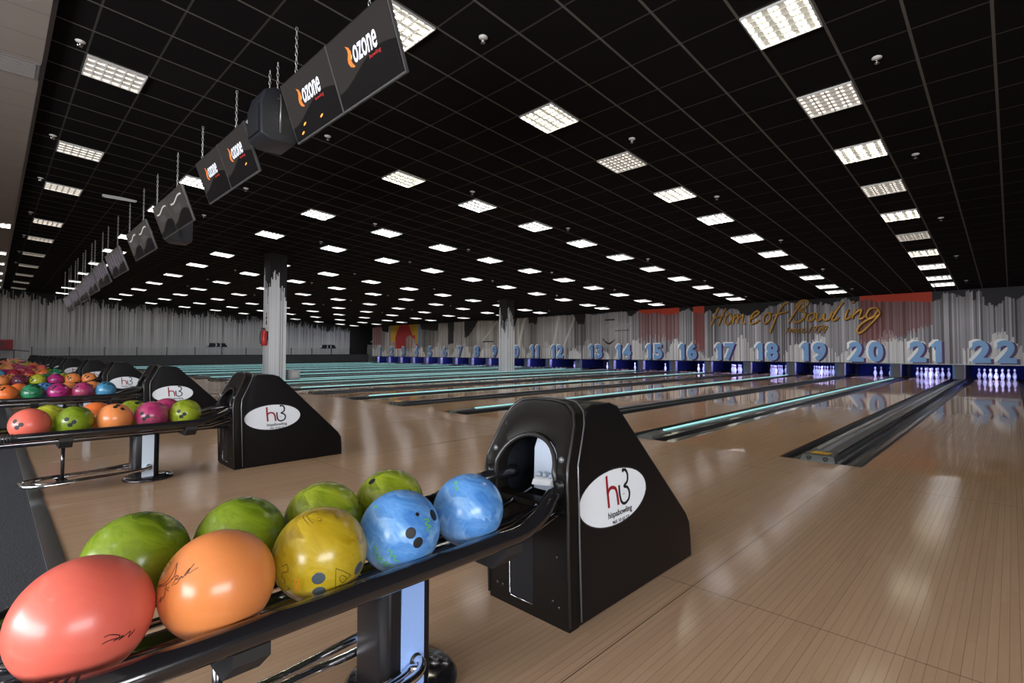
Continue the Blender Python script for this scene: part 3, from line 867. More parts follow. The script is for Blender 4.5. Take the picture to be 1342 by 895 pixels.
# rows over the carpet side; the outer two are unseen, added as fill
for rj, y in enumerate([-3.5, 1.0, 5.5, 10.6, 14.8, 20.2, 25.95, 29.1, 32.75, 35.9, 39.75]):
    for x in (.03, -3.6, -6.6):
        if x > -1 and y < 15: continue
        if x < -5 and y > 12: continue
        place_light('lamp_white', (x, y, 4.468), 0, 'louvred light in beige ceiling, %s row, %s' % (ordw(rj), {.03: 'beside the black ceiling', -3.6: 'unseen fill over mid carpet', -6.6: 'unseen fill by the glazed wall'}[x]))
vb = thing('ceiling_vent', 'grey slatted vent set in the beige ceiling', 'vent', (-.13, 8.8, 4.47))
MB((-.13, 8.8, 4.47)).box((-.6, 8.52, 4.462), (.335, 9.05, 4.4705)).build('frame', mat('vent_grey', (.22, .2, .19), .6), vb)
mb = MB((-.13, 8.8, 4.47))
for k in range(9): mb.box((-.57, 8.56 + k * .052, 4.455), (.30, 8.575 + k * .052, 4.462))
mb.build('slats', mat('vent_slat', (.30, .27, .25), .6), vb)

# sprinklers on their own lattice
def make_spr(label):
    t_ = thing('sprinkler', label, 'sprinkler', (0, 0, 0), 'sprinklers under the black ceiling')
    mb = MB(); mb.lathe([(0, -.002), (.048, -.002), (.048, -.008), (.02, -.016), (0, -.016)], n=16); mb.build('rosette', M['sprk'], t_)
    mb = MB(); mb.lathe([(.008, -.014), (.008, -.05), (.0, -.05)], n=8); mb.tube(spline([(.02, 0, -.02), (.026, 0, -.04), (.01, 0, -.062)], 3), .004, 5); mb.tube(spline([(-.02, 0, -.02), (-.026, 0, -.04), (-.01, 0, -.062)], 3), .004, 5)
    mb.lathe([(0, -.062), (.026, -.062), (.026, -.066), (0, -.066)], n=12); mb.build('head', M['chrome'], t_)
    return t_
sp0 = None
for a, x in enumerate((.62, 3.5, 6.4, 9.35, 13.0, 16.75, 20.45)):
    for b, y in enumerate((.98, 4.0, 7.62, 11.3, 14.28, 17.98, 21.7, 25.35, 28.6)):
        if y < 2 and x < 6: continue
        lab = 'small sprinkler under black ceiling, %s row over the lanes, %s from the approach' % (ordw(b), ordw(a))
        if sp0 is None: sp0 = make_spr(lab); o = sp0
        else: o = dup(sp0, (0, 0, 0), lab)
        o.location = (x, y, ceilz(x)); o.rotation_euler = (0, SL, 0)
ld = thing('pendant_batten', 'thin pale metal batten under the black ceiling beside the louvred lights', 'batten', (1.9, 14.4, ceilz(1.9) - .03))
MB().box((-.30, -.035, -.02), (.30, .035, .028)).build('body', M['lframe'], ld)
MB().box((-.28, -.02, -.03), (.28, .02, -.019)).build('cover', M['white'], ld)

# ------------------------------------------------------------------ hanging screens
def scr_mat(name, kind):
    m = mat(name, (.008, .008, .008), .25, spec=.12)
    t = NT(m)
    X, Y, Z = t.xyz()            # local: Y across (+Y is the viewer's left), Z up
    u = t.math('DIVIDE', t.math('MULTIPLY', Y, -1.), 1.06)   # -.5 .. .5 to the right
    v = t.math('DIVIDE', Z, .6)
    n = t.noise(t.obj(), 120, 2)
    curve = t.math('ADD', -.12 if kind == 0 else -.2, t.math('MULTIPLY', t.math('SINE', t.math('MULTIPLY', t.math('ADD', u, .12), 4.4)), .13))
    lowm = t.math('LESS_THAN', v, curve)
    g = t.mix(n, (.040, .034, .032), (.050, .043, .040)) if kind == 0 else t.mix(n, (.060, .052, .047), (.075, .066, .060))
    c = t.mix(lowm, g, (.006, .0045, .005))
    if kind == 1:
        w = t.math('ADD', .26, t.math('MULTIPLY', t.math('SINE', t.math('MULTIPLY', u, 7.)), .06))
        band = t.math('MULTIPLY', t.math('COMPARE', v, w, .022), t.math('COMPARE', u, .0, .36))
        c = t.mix(band, c, (.75, .75, .72))
        bx = t.math('MULTIPLY', t.math('COMPARE', v, .02, .09), t.math('COMPARE', u, -.06, .20))
        c = t.mix(t.math('MULTIPLY', bx, .6), c, (.11, .10, .10))
    if kind == 2:
        s = t.math('FRACT', t.math('MULTIPLY', u, 3.))
        pc = t.math('MULTIPLY', t.math('COMPARE', s, .5, .16), t.math('COMPARE', v, .12, .27))
        c = t.mix(t.math('MULTIPLY', pc, t.math('GREATER_THAN', t.noise(t.obj(), 14, 3), .45)), c, (.24, .20, .30))
    t.set('Emission Color', c)
    t.b.inputs['Emission Strength'].default_value = .27
    return m
SM = [scr_mat('screen_dark', 0), scr_mat('screen_wave', 1), scr_mat('screen_pins', 2)]
SW, SH = 1.075, .615
def chain_mesh(mb, x, y, z0, z1):
    p = .042; n = int((z1 - z0) / p)
    for k in range(n):
        zc = z0 + (k + .5) * (z1 - z0) / n
        pts = []
        for q in range(8):
            a = 2 * PI * q / 8
            d = .012 * math.cos(a)
            pts.append((x + (d if k % 2 else 0), y + (0 if k % 2 else d), zc + .027 * math.sin(a)))
        mb.tube(pts, .0042, 5, closed=True)
TILT = math.atan2(.20, .58)
def screen(y0, zb, kind, logo, label, chain_f, ovals=0):
    """y0: low-Y edge; the face looks to -X and leans down"""
    yc = y0 + SW / 2
    # face centre
    cx, cz = 2.20, zb + .29
    t_ = thing('hanging_screen', label, 'screen', (cx, yc, cz), 'screens hanging over the approach')
    rot = (0, 0, 0)
    def P(d, y, z):   # d: in front of face (towards viewer), y, z in screen plane
        return (-d * math.cos(TILT) - z * math.sin(TILT), y, z * math.cos(TILT) - d * math.sin(TILT))
    def pbox(mb, d0, d1, ya, yb, za, zb_):
        mb.hexa([P(d0, ya, za), P(d0, yb, za), P(d1, yb, za), P(d1, ya, za), P(d0, ya, zb_), P(d0, yb, zb_), P(d1, yb, zb_), P(d1, ya, zb_)])
    w, h = SW / 2, SH / 2
    mb = MB(); pbox(mb, -.045, -.004, -w + .02, w - .02, -h + .02, h - .02); pbox(mb, -.022, 0, -w, w, -h, h)
    mb.build('case', M['screen_shell'], t_)
    mb = MB(); pbox(mb, -.024, .004, -w - .001, -w + .011, -h, h); pbox(mb, -.024, .004, w - .006, w, -h, h); pbox(mb, -.024, .004, -w, w, -h - .001, -h + .014); 
    mb.build('edge_trim', M['bezel'], t_)
    # display: own object rotated so its local Y,Z run in the screen plane
    d = MB().box((-.002, -w + .016, -h + .018), (0, w - .014, h - .012)).build('display', SM[kind], t_)
    d.rotation_euler = (0, -TILT, 0)
    q = P(.0035, 0, 0); d.location = q
    f = lambda x, y, dd: P(.006 + dd, -x, y)
    if logo:
        mb = MB(); put_text(mb, 'ozone', f, .40, .135, -.13, .0, 0, .001, shear=.3, bold=.012); mb.build('logo_text', M['ozone_white'], t_)
        mb = MB(); put_text(mb, 'bowling', f, .19, .040, .10, -.055, 0, .001, shear=.2, bold=.0); mb.build('logo_caption', M['red_txt'], t_)
        fl = [(-.225, .175), (-.175, .15), (-.150, .11), (-.155, .075), (-.180, .045), (-.170, .015), (-.140, -.02), (-.165, -.022), (-.215, .0), (-.235, .035), (-.230, .07), (-.205, .105), (-.200, .14)]
        mb = MB(); mb.add([f(x, y, 0) for x, y in fl], [tuple(range(len(fl)))]); mb.build('flame_mark', M['flame'], t_, fix=False)
        fl2 = [(-.155, .09), (-.150, .07), (-.170, .045), (-.178, .06)]
        mb = MB(); mb.add([f(x, y, .0008) for x, y in fl2], [(0, 1, 2, 3)]); mb.build('flame_mark', M['flame2'], t_, fix=False)
    for (ex_, ey) in ([(-.25, -.17), (.13, -.2), (-.34, -.24)] if ovals == 1 else ([(.22, -.14)] if ovals == 2 else [])):
        mb = MB(); mb.add([f(ex_ + .035 * math.cos(a), ey + .013 * math.sin(a + .6), 0) for a in np.linspace(0, 2 * PI, 13)[:-1]], [tuple(range(12))]); mb.build('orange_oval', OVAL, t_, fix=False)  # small emissive orange ovals laid on the display
    # chain up to the ceiling from the back of the case
    yy = -w + SW * chain_f
    top = P(-.04, yy, h)
    mb = MB(); chain_mesh(mb, top[0], yy, top[2] - .02, ceilz(cx + top[0]) - cz)
    mb.build('chain', M['chain'], t_)
    mb = MB(); pbox(mb, -.06, -.03, yy - .03, yy + .03, h - .05, h + .02); mb.build('hanger', M['bezel'], t_)
    return t_
OVAL = mat('oval_orange', (.9, .35, .06), .4, 0, (1., .30, .04), .38)
YS = [3.58, 6.93, 9.98, 12.80, 15.95, 18.5, 20.8, 23.0, 25.3, 27.6]
ZS = [3.29, 3.285, 3.19, 3.10, 3.0, 2.94, 2.88, 2.80, 2.73, 2.66]
for k, (y0, zb) in enumerate(zip(YS, ZS)):
    kind = 0 if k < 2 else (1 if k < 4 else 2)
    for q in (0, 1):
        lab = 'black hanging screen %s, %s of the %s pair' % ('showing the flame and ozone logo' if k < 2 else ('showing a pale wave' if k < 4 else 'with a dim grey picture'), ('nearer one', 'further one')[q], ordw(k))
        screen(y0 + q * (SW + .005), zb, kind, k < 2, lab, ((.36, .72), (.36, .80))[q][0 if q == 0 else 1] if k else (.3, .70)[q], ovals=(2 if (k == 1 and q == 0) else 1 if (k == 0 and q == 1) else 0))
def speaker(y, z, label, xs=2.25):
    t_ = thing('hanging_speaker', label, 'speaker', (xs, y, z), 'speakers between the screens')
    prof = [(-.20, -.25), (-.10, -.30), (.17, -.30), (.20, -.24), (.20, .20), (.12, .30), (-.06, .33), (-.17, .27), (-.21, .12)]
    MB().prism(prof, 1, -.22, .22).build('cabinet', M['speaker'], t_, bevel=.025, seg=3)
    MB().hexa([(-.222, -.17, -.22), (-.20, -.17, -.22), (-.20, .17, -.22), (-.222, .17, -.22), (-.226, -.17, .10), (-.20, -.17, .10), (-.20, .17, .10), (-.226, .17, .10)]).build('grille', M['speaker_grille'], t_, bevel=.004)
    mb = MB(); mb.tube([(0, -.235, -.2), (0, -.245, .15), (0, -.235, .25)], .012, 6); mb.tube([(-.02, -.225, .2), (.02, .225, .2)], .008, 6); mb.build('bracket', M['bezel'], t_)
    for yy in (-.13, .12):
        mb = MB(); chain_mesh(mb, 0, yy, .28, ceilz(xs) - z); mb.build('chain', M['chain'], t_)
speaker(6.36, 3.72, 'black rounded speaker hanging on two chains between the first and second screen pairs')
speaker(12.5, 3.52, 'black rounded speaker hanging between the third and fourth screen pairs', 2.62)
0 and speaker(18.2, 3.35, 'black rounded speaker hanging between the fifth and sixth screen pairs')

# ------------------------------------------------------------------ ball returns
YC0 = 1.355
def retY(k): return YC0 + 3.575 * k + (GAP if k >= 5 else 0)
ORG = (1.42, YC0, 0)
def hwz(z): return .207 - .036 * max(0, z) / .785
def frontpt(y, s, d=0.):
    """front sheet of the hood: s is the height along the bent face, d the depth behind it"""
    if s < .56: return (1.415 - .02 * s / .56 + d, y, s)
    q = s - .56
    return (1.395 + q * .5 + d * .95, y, .56 + q * .985)
def stroke(mb, fn, pts, w, d=.0012, k=5):
    P = spline([(a, b, 0) for a, b in pts], k)
    vs = []; fs = []
    for i, p in enumerate(P):
        a = P[max(i - 1, 0)]; b = P[min(i + 1, len(P) - 1)]
        t_ = (b - a); t_ = t_.normalized() if t_.length > 1e-9 else Vector((1, 0, 0))
        nx, ny = -t_.y * w / 2, t_.x * w / 2
        vs += [fn(p.x + nx, p.y + ny, d), fn(p.x - nx, p.y - ny, d)]
    for i in range(len(P) - 1): fs.append((2 * i, 2 * i + 1, 2 * i + 3, 2 * i + 2))
    mb.add(vs, fs)
def make_return(label):
    t_ = thing('ball_return', label, 'ball return', ORG, 'ball returns along the approach')
    yc = YC0
    # body shell: side profile lofted with leaning sides, open towards the front sheet
    prof = [(1.455, .0), (1.445, .56), (1.535, .725), (1.56, .765), (1.60, .783), (1.72, .782), (1.775, .765), (1.815, .725), (2.315, .215), (2.345, .165), (2.35, .10), (2.35, .0)]
    mb = MB(ORG)
    vs = [(x, yc - hwz(z), z) for x, z in prof] + [(x, yc + hwz(z), z) for x, z in prof]
    n = len(prof)
    fs = [tuple(range(n))[::-1], tuple(range(n, 2 * n))]
    for i in range(1, n - 1): 
        if i == 1: continue
        fs.append((i, i + 1, i + 1 + n, i + n))
    fs.append((n - 1, 0, n, 2 * n - 1))
    mb.add(vs, fs)
    hood = mb.build('hood', M['hood'], t_, bevel=.012, seg=3)
    # front sheet with the arched mouth
    def outer(a):   # angle -> (y, s)
        pts = [(.213, .40), (.213, .52), (.207, .58), (.194, .66), (.182, .72), (.160, .765), (.115, .795), (.05, .803)]
        full = pts + [(-y, s) for y, s in pts[::-1]] + [(-.213, .405), (.213, .405)]
        return full
    def ray(poly, c, a):
        dx, dy = math.cos(a), math.sin(a); best = 0
        for i in range(len(poly)):
            x1, y1 = poly[i][0] - c[0], poly[i][1] - c[1]; x2, y2 = poly[(i + 1) % len(poly)][0] - c[0], poly[(i + 1) % len(poly)][1] - c[1]
            ex_, ey = x2 - x1, y2 - y1; D = dx * ey - dy * ex_
            if abs(D) < 1e-9: continue
            tt = (x1 * ey - y1 * ex_) / D; uu = (x1 * dy - y1 * dx) / D
            if tt > 0 and -1e-6 <= uu <= 1 + 1e-6: best = max(best, tt)
        return (c[0] + dx * best, c[1] + dy * best)
    c = (-.005, .53)
    op = outer(0)
    arch = [(.145, .435), (.150, .53)] + [(-.005 + .15 * math.cos(a), .545 + .125 * math.sin(a)) for a in np.linspace(.1, PI - .1, 14)] + [(-.160, .53), (-.155, .435)]
    N = 72
    mb = MB(ORG)
    ring = []
    for k in range(N):
        a = 2 * PI * k / N
        o_ = ray(op, c, a); i_ = ray(arch, c, a)
        ring.append([(i_[0] + (o_[0] - i_[0]) * q, i_[1] + (o_[1] - i_[1]) * q) for q in (0, .12, .5, .85, .95, 1)])
    dep = [0.012, 0, 0, 0, -.006, .004]
    m_ = 6
    vs = []
    for k in range(N):
        for q in range(m_): vs.append(frontpt(yc + ring[k][q][0], ring[k][q][1], dep[q]))
        vs.append(frontpt(yc + ring[k][5][0], ring[k][5][1], .058))     # outer return
        vs.append(frontpt(yc + ring[k][0][0], ring[k][0][1], .058))     # inner return
    fs = []
    for k in range(N):
        a = k * 8; b = ((k + 1) % N) * 8
        for q in range(6): fs.append((a + q, a + q + 1, b + q + 1, b + q))
        fs.append((a, b, b + 7, a + 7))
        fs.append((a + 6, a + 7, b + 7, b + 6))
    mb.add(vs, fs, 0, True)
    fr = mb.build('front_frame', M['hoodfront'], t_)
    if hasattr(fr.data, 'set_sharp_from_angle'): fr.data.set_sharp_from_angle(angle=.8)
    # bead along the outer edge of the sheet and round the mouth
    mb = MB(ORG)
    mb.tube([frontpt(yc + y, s, -.002) for y, s in [(-.210, .02), (-.210, .3)] + [(y, s) for y, s in op[:-2][::-1]] + [(.210, .3), (.210, .02)]], .006, 8)
    mb.tube([frontpt(yc + y, s, .06) for y, s in [(-.212, .02), (-.212, .3)] + [(y * 1.0, s) for y, s in op[:-2][::-1]] + [(.212, .3), (.212, .02)]], .0036, 8, mi=1)
    mb.build('edge_bead', [M['hoodedge'], M['seam']], t_)
    mb = MB(ORG); mb.tube([frontpt(yc + y, s, -.004) for y, s in arch], .009, 8); mb.build('mouth_bead', M['hoodedge'], t_)
    # lower front panel with embossed pocket
    mb = MB(ORG); mb.box((1.412, yc - .207, 0), (1.47, yc + .207, .42))
    lp = mb.build('lower_panel', M['hoodfront'], t_, bevel=.006)
    MB(ORG).box((1.4105, yc - .035, .05), (1.4125, yc + .085, .30)).build('pocket', M['pocket'], lp)
    mb = MB(ORG); mb.tube([(1.410, yc + .09, .31), (1.410, yc + .09, .055), (1.410, yc + .08, .045), (1.410, yc - .035, .045)], .0035, 6); mb.build('pocket_lip', M['darkchrome'], lp)
    for yy, zz in ((-.15, .25), (-.13, .09), (-.16, .075), (.15, .26), (.13, .07), (.16, .07)):
        mb = MB(ORG); mb.lathe([(0, -.003), (.006, -.003), (.007, 0)], (1.4115, yc + yy, zz), 8, 0); mb.build('rivet', M['hoodedge'], lp)
    # knobs and screws
    for yy, s in ((-.178, .515), (.178, .515)):
        mb = MB(ORG); p = frontpt(yc + yy, s); mb.lathe([(0, -.022), (.012, -.022), (.017, -.018), (.017, -.01), (.023, -.008), (.023, .004)], p, 16, 0); mb.build('knob', M['black'], t_)
    for yy, s in ((-.172, .60), (.172, .60)):
        mb = MB(ORG); p = frontpt(yc + yy, s); mb.lathe([(0, -.010), (.009, -.010), (.012, -.004), (.012, .004)], p, 12, 0); mb.build('screw', M['screwm'], t_)
    # inside of the mouth: dark liner, curved silver plate and the pale ball stop
    mb = MB(ORG); mb.prism([(yc - .165, .40), (yc - .165, .62)] + [(yc - .165 * math.cos(a), .60 + .12 * math.sin(a)) for a in np.linspace(.2, PI - .2, 10)] + [(yc + .165, .62), (yc + .165, .40)], 0, 1.80, 1.805); mb.box((1.46, yc + .160, .40), (1.80, yc + .165, .70)); mb.box((1.46, yc - .165, .40), (1.80, yc + .165, .405))
    mb.build('mouth_liner', M['inside'], t_)
    mb = MB(ORG); mb.prism([(yc - .125, .44), (yc - .125, .58), (yc - .11, .62), (yc - .06, .655), (yc - .0, .662), (yc + .04, .64), (yc + .055, .60), (yc + .06, .44)], 0, 1.515, 1.521); mb.build('silver_plate', M['silver'], t_)
    mb = MB(ORG); mb.hexa([(1.46, yc - .075, .478), (1.50, yc - .09, .485), (1.50, yc + .012, .475), (1.46, yc + .025, .468), (1.465, yc - .07, .500), (1.50, yc - .085, .512), (1.50, yc + .008, .505), (1.465, yc + .02, .492)])
    bs = mb.build('ball_stop', M['white'], t_, bevel=.006)
    for yy in (-.06, -.03, .0):
        mb = MB(ORG); mb.lathe([(0, .018), (.010, .016), (.014, .0)], (1.485, yc + yy, .502), 10); mb.build('roller', M['silver'], bs)
    # oval sign on both long sides
    for sd in (-1, 1):
        def fn(x, y, d, sd=sd):
            z = .41 + y
            return (1.72 + (x if sd < 0 else -x), yc + sd * (hwz(z) + .0035 + d), z)
        el = [(.232 * math.cos(a), .107 * math.sin(a)) for a in np.linspace(0, 2 * PI, 41)[:-1]]
        mb = MB(ORG)
        k = len(el)
        vs = [fn(x * 1.0, y, 0) for x, y in el] + [fn(x, y, -.006) for x, y in el]
        mb.add(vs, [tuple(range(k))] + [(i, (i + 1) % k, (i + 1) % k + k, i + k) for i in range(k)])
        sign = mb.build('oval_sign', M['logo_white'], t_)
        mb = MB(ORG); mb.tube([fn(x * 1.015, y * 1.03, -.002) for x, y in el], .0035, 6, closed=True); mb.build('sign_rim', M['hoodedge'], sign)
        mb = MB(ORG); stroke(mb, fn, [(-.0554, .0902), (-.0515, .0263), (-.0457, -.0344)], .0135)
        stroke(mb, fn, [(-.0501, .020), (-.0451, .0298), (-.0335, .0382), (-.0159, .0392), (.0038, .0299), (.0135, .0058), (.0198, -.0361)], .0135)
        mb.build('red_letter', M['logo_red'], sign, fix=False)
        mb = MB(ORG); stroke(mb, fn, [(.0607, .0951), (.076, .0933), (.0885, .0817), (.0939, .0655), (.088, .0437), (.0648, .0292), (.0878, .021), (.1017, -.0007), (.0957, -.0261), (.0675, -.039), (.0435, -.0301), (.0323, -.0017), (.0293, .0398)], .0115)
        mb.add([fn(.0607 + .0085 * math.cos(a), .0935 + .0085 * math.sin(a), .0013) for a in np.linspace(0, 2 * PI, 11)[:-1]], [tuple(range(10))])
        stroke(mb, fn, [(.057, .0118), (.059, .0118)], .003); stroke(mb, fn, [(.053, .001), (.060, -.001), (.067, .001)], .002)
        put_text(mb, 'hispabowling', fn, .168, .031, -.053, -.0835, .0008, .0014, bold=.012)
        put_text(mb, '965 10 65 57', fn, .118, .0135, -.026, -.103, .0008, .0014, bold=.012)
        mb.build('black_lettering', M['logo_black'], sign, fix=False)
    # ---- rack
    zr = .425; R_ = .235
    near = [(1.50, yc - .15, .50), (1.42, yc - .16, .495), (1.34, yc - .185, .482), (1.25, yc - .222, .455), (1.15, yc - .235, .428), (1.05, yc - .235, zr)]
    near = spline(near, 6)
    run = [Vector((x, yc - R_, zr)) for x in np.linspace(.95, .2, 7)]
    arc = [Vector((.18 - R_ * math.sin(a), yc - R_ * math.cos(a), zr)) for a in np.linspace(0, PI, 25)]
    far = [Vector((p.x, 2 * yc - p.y, p.z)) for p in (near + run)[::-1]]
    MB(ORG).tube(near + run + arc + far, .027, 16).build('outer_rail', M['rail'], t_)
    # ribbed rubber sleeve at the loop end
    mb = MB(ORG)
    for k in range(7):
        a = .35 + .055 * k
        mb.lathe([(.0272, -.003), (.0305, 0), (.0272, .003)], (0, 0, 0), 14)
        # place ring k along the loop
        n0 = 14 * 3; ring_v = mb.v[-n0 - 28:-28] if False else None
    mb = MB(ORG)
    for k in range(7):
        a = .30 + .06 * k
        p = Vector((.18 - R_ * math.sin(a), yc - R_ * math.cos(a), zr)); tg = Vector((-math.cos(a), math.sin(a), 0))
        mb.tube([p - tg * .0035, p, p + tg * .0035], [.0272, .0305, .0272], 16, caps=False)
    mb.build('rubber_rings', M['rubber'], t_)
    for s_ in (-1, 1):
        y0 = yc + s_ * .118; r = .055
        pts = [(1.50, y0 - r, .44), (1.38, y0 - r, .412), (1.25, y0 - r, .382), (1.1, y0 - r, .377), (.4, y0 - r, .377), (.06, y0 - r, .377)]
        pts += [(.06 - r * math.sin(a), y0 - r * math.cos(a), .377) for a in np.linspace(.3, PI - .3, 8)]
        pts += [(.06, y0 + r, .377), (.4, y0 + r, .377), (1.1, y0 + r, .377), (1.25, y0 + r, .382), (1.38, y0 + r, .412), (1.50, y0 + r, .44)]
        MB(ORG).tube(pts, .011, 10).build('ball_rail', M['darkchrome'], t_)
    mb = MB(ORG); mb.box((.0, yc - .035, .335), (1.43, yc + .035, .372)); mb.build('spine', M['rail'], t_, bevel=.006)
    for x in (.37, 1.10):
        mb = MB(ORG); mb.prism([(yc - R_ - .012, .40), (yc - R_ - .012, .375), (yc - R_ + .05, .325), (yc + R_ - .05, .325), (yc + R_ + .012, .375), (yc + R_ + .012, .40), (yc + R_ - .02, .40), (yc + R_ - .06, .362), (yc - R_ + .06, .362), (yc - R_ + .02, .40)], 0, x - .035, x + .035)
        mb.build('cross_bracket', M['rubber'], t_)
    # post
    mb = MB(ORG); mb.prism([(.755, yc - .06), (.775, yc - .085), (.905, yc - .085), (.925, yc - .06), (.925, yc + .06), (.905, yc + .085), (.775, yc + .085), (.755, yc + .06)], 2, .02, .345)
    post = mb.build('post', M['black'], t_, bevel=.008)
    for s_ in (-1, 1):
        a, b = (yc - .090, yc - .083) if s_ < 0 else (yc + .083, yc + .090)
        MB(ORG).box((.812, a, .028), (.886, b, .345)).build('post_panel', M['post_blue'], post)
        mb = MB(ORG); yy = yc + s_ * .091; mb.lathe([(0, -.001), (.019, -.001), (.019, .0012), (0, .0012)], (.857, yy, .105), 16, 1); mb.build('hole_ring', M['rubber'], post)
    mb = MB(ORG); mb.lathe([(0, 0), (.165, 0), (.165, .012), (.150, .024), (.02, .032), (0, .032)], (.87, yc, 0), 40); mb.build('base', M['rail'], t_)
    MB(ORG).tube([(.37, yc - .03, .335), (.37, yc - .03, .08)], .011, 10).build('stay_rod', M['rail'], t_)
    for rr, zz, xa in ((.150, .105, .30), (.105, .092, .33)):
        p = [(.857, yc - .085, zz), (.857, yc - .12, zz + .004), (.835, yc - rr + .006, zz), (.79, yc - rr, zz - .008), (.6, yc - rr, .082), (.45, yc - rr, .078), (xa, yc - rr, .076)]
        p = spline(p, 5)
        q = [Vector((xa - rr * math.sin(a), yc - rr * math.cos(a), .076)) for a in np.linspace(.1, PI - .1, 18)]
        p2 = [Vector((v.x, 2 * yc - v.y, v.z)) for v in p[::-1]]
        MB(ORG).tube(p + q + p2, .013, 12).build('foot_rail', M['chrome'], t_)
    MB(ORG).box((.34, yc - .16, .064), (.40, yc + .16, .076)).build('foot_rail_bar', M['rail'], t_)
    return t_
rets = []
for k in range(11):
    ln = (22 - 2 * k, 21 - 2 * k)
    lab = 'black ball return with oval hb sign serving lanes %d and %d' % (ln[1], ln[0])
    if k == 0: r0 = make_return(lab); rets.append(r0)
    else:
        o = dup(r0, (ORG[0], retY(k), 0), lab); rets.append(o)
        for ch in o.children_recursive:
            if ch.name.startswith('post_panel'):
                for s_ in ch.material_slots:
                    s_.link = 'OBJECT'; s_.material = M['post_pale']

# ------------------------------------------------------------------ bowling balls
CAM = Vector((0, 0, .9888))
FL, YAW, PIT, CX, CY = 668.2458, math.radians(43.2997), math.radians(1.8638), 25.5872, -9.1186
Fv = Vector((math.cos(YAW) * math.cos(PIT), math.sin(YAW) * math.cos(PIT), math.sin(PIT)))
Rv = Vector((math.sin(YAW), -math.cos(YAW), 0)); Uv = Rv.cross(Fv)
BR = .108
def ball_mesh():
    me = bpy.data.meshes.new('bowling_ball')
    bm = bmesh.new(); bmesh.ops.create_icosphere(bm, subdivisions=5, radius=BR)
    for f in bm.faces: f.smooth = True
    bm.to_mesh(me); bm.free()
    return me
bmesh_cache = {}
def bowling_ball(colour, loc, label, rot=None, group='bowling balls on the racks'):
    if colour not in bmesh_cache:
        me = ball_mesh(); me.materials.append(BM[colour]); bmesh_cache[colour] = me
    o = bpy.data.objects.new('bowling_ball', bmesh_cache[colour])
    COL.objects.link(o); o.location = loc
    tag(o, label, 'bowling ball', group)
    if rot: o.rotation_euler = rot
    return o
def hitdir(o, px, py):
    """direction from the ball centre to the surface point seen at photo point (px, py)"""
    d = (Fv + Rv * ((px - 671 - CX) / FL) - Uv * ((py - 447.5 - CY) / FL)).normalized()
    oc = CAM - o.location
    b = oc.dot(d); c = oc.dot(oc) - BR * BR; D = b * b - c
    tt = -b - math.sqrt(max(D, 0))
    return (CAM + d * tt - o.location).normalized()
def ball_hole(o, dirs, r=.0125, m='holes'):
    for dv in dirs:
        dv = Vector(dv).normalized()
        a = dv.orthogonal().normalized(); b = dv.cross(a)
        mb = MB(); vs = [tuple(dv * (BR + .0001))]
        N = 20
        for q, (rr, hh) in enumerate(((r * .5, .0002), (r * .92, .0004), (r * 1.08, .0006), (r * 1.16, .0))):
            for k in range(N):
                an = 2 * PI * k / N
                p = (dv * BR + a * (rr * math.cos(an)) + b * (rr * math.sin(an))).normalized() * (BR + hh)
                vs.append(tuple(p))
        fs = [(0, 1 + k, 1 + (k + 1) % N) for k in range(N)]
        for q in range(3):
            for k in range(N): fs.append((1 + q * N + k, 1 + (q + 1) * N + k, 1 + (q + 1) * N + (k + 1) % N, 1 + q * N + (k + 1) % N))
        mb.add(vs, fs, 0, True)
        h = mb.build('finger_hole', M[m], o)
        if o.rotation_euler[:] != (0, 0, 0):
            pass
def ball_ink(o, strokes, origin, sc, w, m, name='printed_mark'):
    mb = MB()
    for s in strokes:
        P = spline([(a, b, 0) for a, b in s], 4)
        D = [hitdir(o, origin[0] + p.x / sc, origin[1] + p.y / sc) for p in P]
        vs = []; fs = []
        for i, d in enumerate(D):
            tg = (D[min(i + 1, len(D) - 1)] - D[max(i - 1, 0)])
            sd = d.cross(tg); sd = sd.normalized() if sd.length > 1e-9 else d.orthogonal()
            vs += [tuple(d * (BR + .0004) + sd * w / 2), tuple(d * (BR + .0004) - sd * w / 2)]
        for i in range(len(D) - 1): fs.append((2 * i, 2 * i + 1, 2 * i + 3, 2 * i + 2))
        mb.add(vs, fs)
    return mb.build(name, M[m], o, fix=False)

ZB = .4955
balls = {}
def near_label(c, what): return c + what
B = {}
B['pink'] = bowling_ball('coral', (.130, 1.262, ZB), 'large coral pink bowling ball at the open end of the rack nearest the viewer')
B['orange'] = bowling_ball('orange', (.345, 1.238, ZB), 'glossy orange bowling ball with handwritten style print between the coral and yellow balls')
B['yellow'] = bowling_ball('yellow', (.565, 1.240, ZB), 'mustard yellow swirled bowling ball with two finger holes facing out')
B['blue1'] = bowling_ball('sky blue', (.785, 1.237, ZB), 'pearly blue bowling ball with green print and two black finger holes')
B['blue2'] = bowling_ball('sky blue', (1.03, 1.240, ZB + .002), 'pearly blue bowling ball next to the mouth of the hood')
B['g1'] = bowling_ball('green', (.250, 1.520, ZB), 'dark green bowling ball in the back row behind the coral ball')
B['g2'] = bowling_ball('green', (.462, 1.478, ZB), 'green swirled bowling ball in the back row behind the orange ball')
B['g3'] = bowling_ball('lime', (.680, 1.476, ZB), 'lime green bowling ball in the back row behind the yellow ball')
B['g4'] = bowling_ball('lime', (.897, 1.476, ZB), 'bright lime bowling ball with finger holes on top, behind the blue ball')
bpy.context.view_layer.update()
o_ = (350, 610); s_ = 4.972
def hd(b, pts): return [hitdir(B[b], o_[0] + x / s_, o_[1] + y / s_) for x, y in pts]
ball_hole(B['yellow'], hd('yellow', [(335, 737), (338, 822)]), .0125, 'holegrey')
ball_hole(B['yellow'], hd('yellow', [(598, 668)]), .0135, 'holegrey')
ball_hole(B['blue1'], hd('blue1', [(937, 440), (985, 503)]), .0122)
